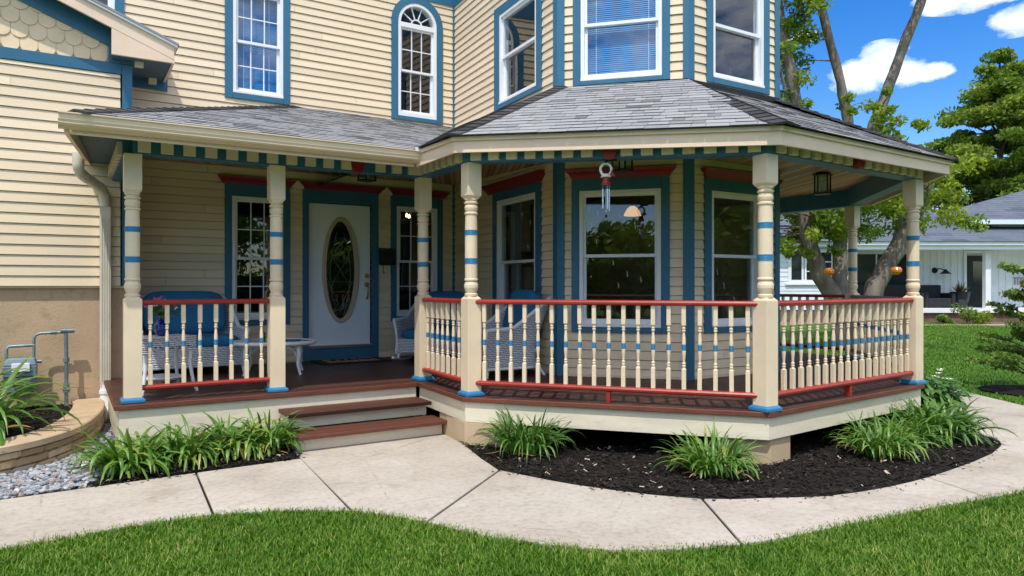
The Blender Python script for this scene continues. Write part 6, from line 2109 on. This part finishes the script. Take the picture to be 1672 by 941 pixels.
# ------------------------------------------------------------------ grass
def grass(name, pts, hmin, hmax, w, rng, z=-0.018):
    n = len(pts)
    az = rng.uniform(0, 2 * PI, n); h = rng.uniform(hmin, hmax, n) * np.array([1 + .35 * mnoise.noise((p[0] * 3, p[1] * 3, 4)) for p in pts]); ln = rng.uniform(.2, 1.3, n) * h
    base = np.column_stack([pts, np.full(n, z)])
    d = np.column_stack([np.cos(az), np.sin(az), np.zeros(n)]); s = np.column_stack([-np.sin(az), np.cos(az), np.zeros(n)]) * (w * rng.uniform(.7, 1.3, n))[:, None]
    mid = base + d * (ln * .35)[:, None] + np.array([0, 0, 1]) * (h * .6)[:, None]
    tip = base + d * ln[:, None] + np.array([0, 0, 1]) * h[:, None]
    V = np.stack([base - s, base + s, mid + s * .8, mid - s * .8, mid - s * .8, mid + s * .8, tip + s * .1, tip - s * .1], axis=1).reshape(-1, 3)
    patch = np.array([0.16 * mnoise.noise((p[0] * 1.7, p[1] * 1.7, 1)) + 0.12 * mnoise.noise((p[0] * 6, p[1] * 6, 7)) for p in pts])
    t0 = np.clip(rng.normal(.48, .2, n) + patch + (rng.random(n) < .05) * .5, 0, 1)
    T = np.stack([t0 - .12, t0 + .10], axis=1).ravel()
    o = fast_mesh(name, V, 4, grassm, T)
    o['kind'] = 'stuff'
    return o
rng = np.random.default_rng(5)
lawn_front = [(-3.0, 4.87), (-0.33, 5.035), (0.30, 5.09), (0.815, 5.07), (1.0, 4.995), (1.25, 4.90), (1.44, 4.785), (1.625, 4.65), (1.77, 4.49), (1.96, 4.17), (2.065, 3.935), (2.175, 3.725), (2.405, 3.415), (2.655, 3.165), (2.985, 2.978), (3.35, 2.838), (3.665, 2.772), (4.02, 2.735), (4.45, 2.687), (4.88, 2.632), (5.57, 2.522), (5.974, 2.456), (6.7, 2.367), (7.75, 2.367), (8.4, 2.527), (9.0, 2.827), (9.7, 3.457), (9.9, 3.0), (9.0, 0.6), (3.0, 0.4), (-1.5, 1.8), (-3, 3)]
def scatter(poly, n, rng, keep=None):
    P = np.array(poly)
    out = []
    tot = 0
    while tot < n:
        q = np.column_stack([rng.uniform(P[:, 0].min(), P[:, 0].max(), n * 2), rng.uniform(P[:, 1].min(), P[:, 1].max(), n * 2)])
        m = np.zeros(len(q), bool)
        j = len(P) - 1
        for i in range(len(P)):
            c = ((P[i, 1] > q[:, 1]) != (P[j, 1] > q[:, 1])) & (q[:, 0] < (P[j, 0] - P[i, 0]) * (q[:, 1] - P[i, 1]) / (P[j, 1] - P[i, 1] + 1e-12) + P[i, 0])
            m ^= c
            j = i
        q = q[m]
        if keep is not None: q = q[keep(q)]
        out.append(q); tot += len(q)
    return np.concatenate(out)[:n]
def near_keep(q):
    dep = q[:, 0] * SA + q[:, 1] * CA
    return (dep > 2.9) & (dep < 9)
grass('grass', scatter(lawn_front, 150000, rng, near_keep), .018, .046, .0030, rng)
cl_pts = []
for k in range(1, 26):
    a, b = np.array(lawn_front[k]), np.array(lawn_front[k + 1])
    d = (b - a) / np.linalg.norm(b - a); nn = np.array([-d[1], d[0]])
    m_ = max(2, int(np.linalg.norm(b - a) * 130))
    cl_pts.append(a + (b - a) * rng.random((m_, 1)) + nn * np.abs(rng.normal(0, .03, (m_, 1))))
grass('grass', np.concatenate(cl_pts), .003, .012, .0025, rng, z=0.002)
lawn_right = [(9.1, 2.85), (9.75, 3.45), (10.28, 4.2), (10.8, 5.0), (11.45, 6.0), (12.45, 8.0), (13.25, 11.0), (25, 16), (32, 16), (24, 6), (13, 3), (10, 1.5)]
def ring_keep(q):
    return (q[:, 0] - sx) ** 2 + (q[:, 1] - sy) ** 2 > .5
grass('grass', scatter(lawn_right, 60000, rng, ring_keep), .02, .05, .008, rng)

# ------------------------------------------------------------------ the neighbouring house
nh = thing('neighbour_house', 'low pale grey house with a blue grey roof across the lawn', 'house', (*far(16, 31), 0))
def fp(a, b, z): return (*far(a, b), z)
def fbox(mb, a0, a1, b0, b1, z0, z1, m=0, t=.5):
    mb.hexa([fp(a0, b0, z0), fp(a1, b0, z0), fp(a1, b1, z0), fp(a0, b1, z0), fp(a0, b0, z1), fp(a1, b0, z1), fp(a1, b1, z1), fp(a0, b1, z1)], m, t)
WN = Wall(far(7.0, 30.0), far(14.0, 30.0))
mb = MB()
lap_siding(mb, WN, 0, WN.len, 0.5, 3.25, [(4.75, 6.45, 1.75, 2.95)], e=.2, lip=.02)
mb.build('wing_siding', nsiding, nh)
mb = MB()
fbox(mb, 7.0, 30, 38, 38.2, 0, 3.2); fbox(mb, 7.0, 7.2, 30.05, 38, 0, 3.2); fbox(mb, 13.9, 14.0, 30.02, 31.8, .5, 3.2)
fbox(mb, 14.0, 30.0, 31.8, 31.9, .5, 3.3)
for i in range(52):
    a = 14.1 + i * .305
    if not (20.2 < a < 21.4 or 15.0 < a < 17.6): fbox(mb, a, a + .05, 31.775, 31.8, .55, 3.2)
mb.build('porch_wall', nwhite, nh)
mb = MB()
WN2 = WN
mb.wring(WN, 4.62, 6.58, 1.63, 3.05, .13, 0.0, .05)
mb.wbox(WN, 4.5, 6.7, 1.55, 1.63, 0, .1)
for u in (5.2, 5.32, 5.95):
    mb.wbox(WN, u, u + .08, 1.75, 2.95, -.03, .02)
for z in (2.1, 2.5):
    mb.wbox(WN, 5.4, 6.45, z, z + .04, -.02, .012)
w_ = mb.build('window', nwhite, nh)
mb = MB(); mb.wbox(WN, 4.74, 6.46, 1.74, 2.96, -.06, -.04); mb.build('glass_pane', paint('dark glazing', (.02, .03, .035), rough=.08, spec=.8, bump=0), w_)
mb = MB(); fbox(mb, 14.9, 17.7, 31.74, 31.798, 1.1, 3.0); fb_ = mb.build('window', nwhite, nh)
mb = MB(); fbox(mb, 15.0, 16.2, 31.72, 31.739, 1.2, 2.92); fbox(mb, 16.28, 17.6, 31.72, 31.739, 1.2, 2.92); mb.build('glass_pane', MATS['dark glazing'], fb_)
mb = MB(); fbox(mb, 20.28, 21.25, 31.70, 31.79, .57, 2.85); dr = mb.build('door', paint('black door', (.012, .013, .015), rough=.3), nh)
mb = MB(); fbox(mb, 20.5, 21.0, 31.685, 31.699, 1.5, 2.6); mb.build('door_glass', MATS['dark glazing'], dr)
mb = MB()
for a in (20.14, 21.26):
    fbox(mb, a, a + .12, 31.72, 31.79, .57, 2.95)
fbox(mb, 20.14, 21.38, 31.72, 31.79, 2.951, 3.07)
mb.build('door_frame', nwhite, nh)
mb = MB(); fbox(mb, 14.0, 30, 29.9, 31.8, .38, .56); mb.build('porch_floor', nwhite, nh)
mb = MB(); fbox(mb, 7.0, 30, 30.03, 31.8, -.1, .379); fbox(mb, 7.0, 14.0, 30.02, 30.1, .3, .5); mb.build('foundation', nbrick, nh)
for a in (14.15, 20.05, 26.0):
    mb = MB(); fbox(mb, a - .11, a + .11, 29.98, 30.2, .561, 3.0); fbox(mb, a - .16, a + .16, 29.93, 30.25, 2.88, 3.0); mb.build('porch_post', nwhite, nh)
mb = MB(); fbox(mb, 13.6, 30.3, 29.55, 29.75, 3.02, 3.2); fbox(mb, 13.6, 30.3, 29.45, 29.54, 3.2, 3.36); fbox(mb, 6.7, 13.59, 29.6, 29.72, 3.15, 3.35); fbox(mb, 6.7, 30.2, 29.76, 31.8, 3.2, 3.24)
mb.build('eave', nwhite, nh)
mb = MB()
rr_ = random.Random(4)
shingle_slope(mb, [fp(6.5, 29.4, 3.36), fp(30.5, 29.4, 3.36), fp(30.5, 35, 5.25), fp(9.5, 35, 5.25)], course=.3, wmin=.5, wmax=1.1, rnd=rr_)
kz = lambda b: 4.4 + .45 * (b - 31.2)
shingle_slope(mb, [fp(20.1, 31.2, 4.4), fp(36, 31.2, 4.4), fp(36, 38.4, kz(38.4)), fp(31.2, 38.4, kz(38.4)), fp(20.3, 32.6, kz(32.6))], course=.3, wmin=.5, wmax=1.1, rnd=rr_)
mb.add([fp(20.1, 31.2, 4.4), fp(20.3, 32.6, kz(32.6)), fp(31.2, 38.4, kz(38.4)), fp(20.1, 41, 4.4)], [(0, 1, 2, 3)], 0, .4)
mb.add([fp(6.5, 29.4, 3.36), fp(9.5, 35, 5.25), fp(6.5, 40, 3.36)], [(0, 1, 2)], 0, .4)
mb.build('roof', nshingle, nh)
mb = MB(); fbox(mb, 20.1, 36, 31.05, 31.2, 4.2, 4.40); fbox(mb, 21.4, 36, 31.7, 37, 3.6, 4.35); mb.build('dormer', nsiding, nh)

def outdoor_sofa(label, a0, a1, b):
    t = thing('outdoor_sofa', label, 'sofa', (*far((a0 + a1) / 2, b), .56), 0, 'dark sofas on the neighbouring porch')
    mb = MB(); fbox(mb, a0, a1, b - .4, b + .35, .60, .98); mb.build('seat', ndark, t, bevel=.04)
    mb = MB(); fbox(mb, a0, a1, b + .351, b + .55, .60, 1.55); mb.build('backrest', ndark, t, bevel=.05)
    for a in (a0 - .16, a1 + .001):
        mb = MB(); fbox(mb, a, a + .16, b - .42, b + .5, .57, 1.2); mb.build('armrest', ndark, t, bevel=.03)
outdoor_sofa('long dark outdoor sofa under the orange hanging feeder', 14.6, 17.5, 30.9)
outdoor_sofa('short dark outdoor sofa beside the potted plant next door', 17.9, 18.9, 31.0)
pp_ = thing('potted_plant', 'black pot of spiky reddish leaves beside the neighbour door', 'potted plant', (*far(19.55, 31.1), .56))
mb = MB(); mb.lathe([(0, .005), (.26, .005), (.36, .35), (.40, .68), (.36, .70), (.34, .62), (0, .6)], n=16); mb.build('pot', terra, pp_, local=True)
mb = MB(); rnd = random.Random(2)
for i in range(46):
    az = rnd.uniform(0, 2 * PI); el = rnd.uniform(.3, 1.4); l = rnd.uniform(.35, .65)
    d = Vector((math.cos(az) * math.cos(el), math.sin(az) * math.cos(el), math.sin(el))); s = Vector((-math.sin(az), math.cos(az), 0)) * .035
    c = Vector((0, 0, .6))
    mb.add([c - s, c + s, c + d * l * .7 + s * .7, c + d * l, c + d * l * .7 - s * .7], [(0, 1, 2, 3, 4)], i % 2, rnd.random())
mb.build('leaves', [leafs, paint('bronze leaves', (.16, .06, .06), rough=.5)], pp_, local=True)
for lb, a in (('black barn light on the wall left of the neighbour door', 18.85), ('black barn light above the house number right of the neighbour door', 22.9)):
    t = thing('wall_sconce', lb, 'wall light', (*far(a, 31.7), 2.2), R(-32), 'barn lights on the neighbouring porch wall')
    mb = MB(); mb.tube([(0, .07, 0), (0, .05, 0.0)], .13, 12); mb.build('back_plate', blackm, t, local=True)
    mb = MB(); mb.tube([(0, .05, 0), (.08, -.15, .08), (.2, -.3, .02)], .025, 6); mb.build('arm', blackm, t, local=True)
    mb = MB(); mb.lathe([(.24, -.16), (.1, -.04), (.05, 0.03), (0, .05)], (.25, -.32, 0), 14); mb.build('shade', blackm, t, local=True)
hn = thing('house_number', 'grey row of upright house number strokes on the neighbour wall', 'house number', (*far(22.62, 31.76), 1.55), R(-32))
mb = MB(); mb.box(-.28, .28, -.012, .0, .30, .335)
for x in (-.2, -.07, .07, .2): mb.box(x - .022, x + .022, -.012, 0, 0, .299)
mb.build('number_strokes', paint('grey numerals', (.25, .26, .28), rough=.5), hn, local=True)
mb = MB()
mb.add([fp(7, 28.0, -.010), fp(30, 28.0, -.010), fp(30, 29.9, -.010), fp(7, 29.9, -.010)], [(0, 1, 2, 3)])
structure('soil_bed', mb, nbrick)
mb = MB()
mb.add([fp(14.5, 27.3, -.005), fp(30, 27.3, -.005), fp(30, 28.0, -.005), fp(14.5, 28.0, -.005)], [(0, 1, 2, 3)])
structure('path', mb, concrete)
for i, (a, lb, r, m_) in enumerate(((19.0, 'bright round shrub in front of the neighbouring porch', .42, leafl), (18.4, 'loose leafy shrub left of the bright round one', .55, leafs), (20.7, 'small yellow green shrub below the neighbour door', .3, leafl), (22.2, 'dark rounded shrub below the barn light next door', .55, leafd), (17.4, 'small low shrub with orange tint by the far sofa', .3, leafs))):
    c = far(a, 28.8)
    t = thing('garden_shrub', lb, 'shrub', (*c, 0), 0, 'shrubs before the neighbouring porch')
    rng2 = np.random.default_rng(600 + i)
    k = 9
    cc = [(c[0] + rng2.normal(0, r * .4), c[1] + rng2.normal(0, r * .4), r * .7 + rng2.normal(0, r * .25)) for _ in range(k)]
    leaf_cloud('foliage', m_, t, cc, [r * .55] * k, 90, .055, rng2, rng2.normal(.55, .12, k), (*c, 0))
    mb = MB(); mb.tube([(0, 0, 0), (0.02, 0, r * .8)], .03, 6); mb.build('stem', darkbark, t, local=True)

for lb, (a, b, z) in (('orange glass feeder hanging against the left tree stem', (7.30, 16.4, 1.84)), ('round orange glass feeder hanging before the dark sofa', (8.74, 16.2, 1.86))):
    t = thing('hanging_feeder', lb, 'bird feeder', (*far(a, b), z), 0, 'orange feeders hung in the tree')
    mb = MB()
    mb.lathe([(0.0, -.10), (.06, -.09), (.115, -.03), (.12, .02), (.09, .07), (.04, .085), (0.0, .09)], n=16)
    mb.build('glass_bowl', orangeg, t, local=True)
    mb = MB(); mb.tube([(0, 0, .08), (0, 0, 1.3)], .006, 5); mb.build('hanging_wire', blackm, t, local=True)

# ------------------------------------------------------------------ sky, sun, camera
w = bpy.data.worlds.new('World')
SC.world = w
w.use_nodes = True
nt = w.node_tree
nt.nodes.clear()
out = nt.nodes.new('ShaderNodeOutputWorld')
bg = nt.nodes.new('ShaderNodeBackground')
sky = nt.nodes.new('ShaderNodeTexSky')
sky.sky_type = 'NISHITA'
sky.sun_disc = False
SUN = Vector((-0.31, -0.36, 0.88)).normalized()
sky.sun_elevation = math.asin(SUN.z)
sky.sun_rotation = math.atan2(SUN.x, SUN.y)
sky.air_density = 1.0
sky.dust_density = 0.3
sky.ozone_density = 2.5
hs = N(nt, 'ShaderNodeHueSaturation')
hs.inputs['Hue'].default_value = 0.512
hs.inputs['Saturation'].default_value = 1.45
hs.inputs['Value'].default_value = 0.72
L(nt, sky.outputs[0], hs.inputs['Color'])
tc = N(nt, 'ShaderNodeTexCoord')
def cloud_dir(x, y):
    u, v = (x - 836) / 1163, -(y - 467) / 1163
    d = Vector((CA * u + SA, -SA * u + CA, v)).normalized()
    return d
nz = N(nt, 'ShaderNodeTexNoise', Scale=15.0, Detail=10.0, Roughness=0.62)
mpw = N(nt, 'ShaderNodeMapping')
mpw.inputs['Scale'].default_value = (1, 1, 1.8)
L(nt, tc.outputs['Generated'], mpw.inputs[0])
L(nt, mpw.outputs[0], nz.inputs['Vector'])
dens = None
for (x, y, rx, rz_) in ((1415, 120, .042, .023), (1440, 100, .032, .022), (1468, 116, .034, .018), (1526, 116, .026, .011), (1600, -8, .062, .016), (1660, 30, .028, .018), (1545, 4, .03, .012), (1312, 62, .016, .008), (-600, 100, .3, .07), ((-.6, -.6, .55), None, .75, .36), ((.25, -.8, .55), None, .75, .34), ((-.8, .25, .55), None, .6, .32), ((.1, -.2, 1), None, .7, .5), ((.8, -.4, .5), None, .55, .28)):  # blobs given as vectors: unseen clouds added overhead and behind to lift shade
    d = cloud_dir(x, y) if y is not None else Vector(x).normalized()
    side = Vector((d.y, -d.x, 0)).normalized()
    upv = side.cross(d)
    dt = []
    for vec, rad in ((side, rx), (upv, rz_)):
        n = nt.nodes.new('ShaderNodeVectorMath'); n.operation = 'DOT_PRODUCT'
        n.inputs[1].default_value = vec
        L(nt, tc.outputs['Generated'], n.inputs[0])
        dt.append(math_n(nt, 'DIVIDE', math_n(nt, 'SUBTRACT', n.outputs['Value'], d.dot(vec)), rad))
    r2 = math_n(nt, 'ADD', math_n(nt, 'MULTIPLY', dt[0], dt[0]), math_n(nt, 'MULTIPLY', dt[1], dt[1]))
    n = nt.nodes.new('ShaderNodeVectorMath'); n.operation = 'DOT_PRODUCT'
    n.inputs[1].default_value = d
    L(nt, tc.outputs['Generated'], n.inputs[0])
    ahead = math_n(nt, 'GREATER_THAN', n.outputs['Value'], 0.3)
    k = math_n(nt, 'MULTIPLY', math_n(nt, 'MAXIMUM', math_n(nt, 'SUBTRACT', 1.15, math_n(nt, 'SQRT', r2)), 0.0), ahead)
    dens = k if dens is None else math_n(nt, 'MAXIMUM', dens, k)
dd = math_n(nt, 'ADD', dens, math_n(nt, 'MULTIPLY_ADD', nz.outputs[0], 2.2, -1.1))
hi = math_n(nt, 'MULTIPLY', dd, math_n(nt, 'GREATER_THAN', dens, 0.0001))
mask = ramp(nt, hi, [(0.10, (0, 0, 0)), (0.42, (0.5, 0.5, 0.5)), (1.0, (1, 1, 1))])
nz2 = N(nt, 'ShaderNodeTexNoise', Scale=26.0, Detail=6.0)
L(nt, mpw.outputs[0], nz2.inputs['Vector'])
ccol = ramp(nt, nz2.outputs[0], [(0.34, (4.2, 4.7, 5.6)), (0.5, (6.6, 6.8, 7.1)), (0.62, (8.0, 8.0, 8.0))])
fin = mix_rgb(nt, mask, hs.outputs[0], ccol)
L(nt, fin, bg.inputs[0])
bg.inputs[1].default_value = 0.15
L(nt, bg.outputs[0], out.inputs[0])

sd = bpy.data.lights.new('sun', 'SUN')
sd.energy = 2.0
sd.angle = R(0.55)
sd.color = (1.0, 0.96, 0.88)
so = bpy.data.objects.new('sun', sd)
COL.objects.link(so)
so.rotation_euler = (-SUN).to_track_quat('-Z', 'Y').to_euler()
so.location = SUN * 60

cd = bpy.data.cameras.new('camera')
cd.sensor_width = 36
cd.lens = 36 * 1163 / 1672
cd.shift_y = -3.5 / 1672
cd.clip_end = 900
cd.clip_start = 0.05
co = bpy.data.objects.new('camera', cd)
COL.objects.link(co)
co.location = (0, 0, 1.51)
co.rotation_euler = (R(90), 0, -R(32))
SC.camera = co

SC.view_settings.view_transform = 'Standard'
SC.view_settings.look = 'None'
SC.view_settings.exposure = 0.86
SC.view_settings.gamma = 1.0
SC.render.engine = 'CYCLES'
SC.cycles.use_denoising = True
SC.cycles.max_bounces = 8
SC.cycles.transparent_max_bounces = 12
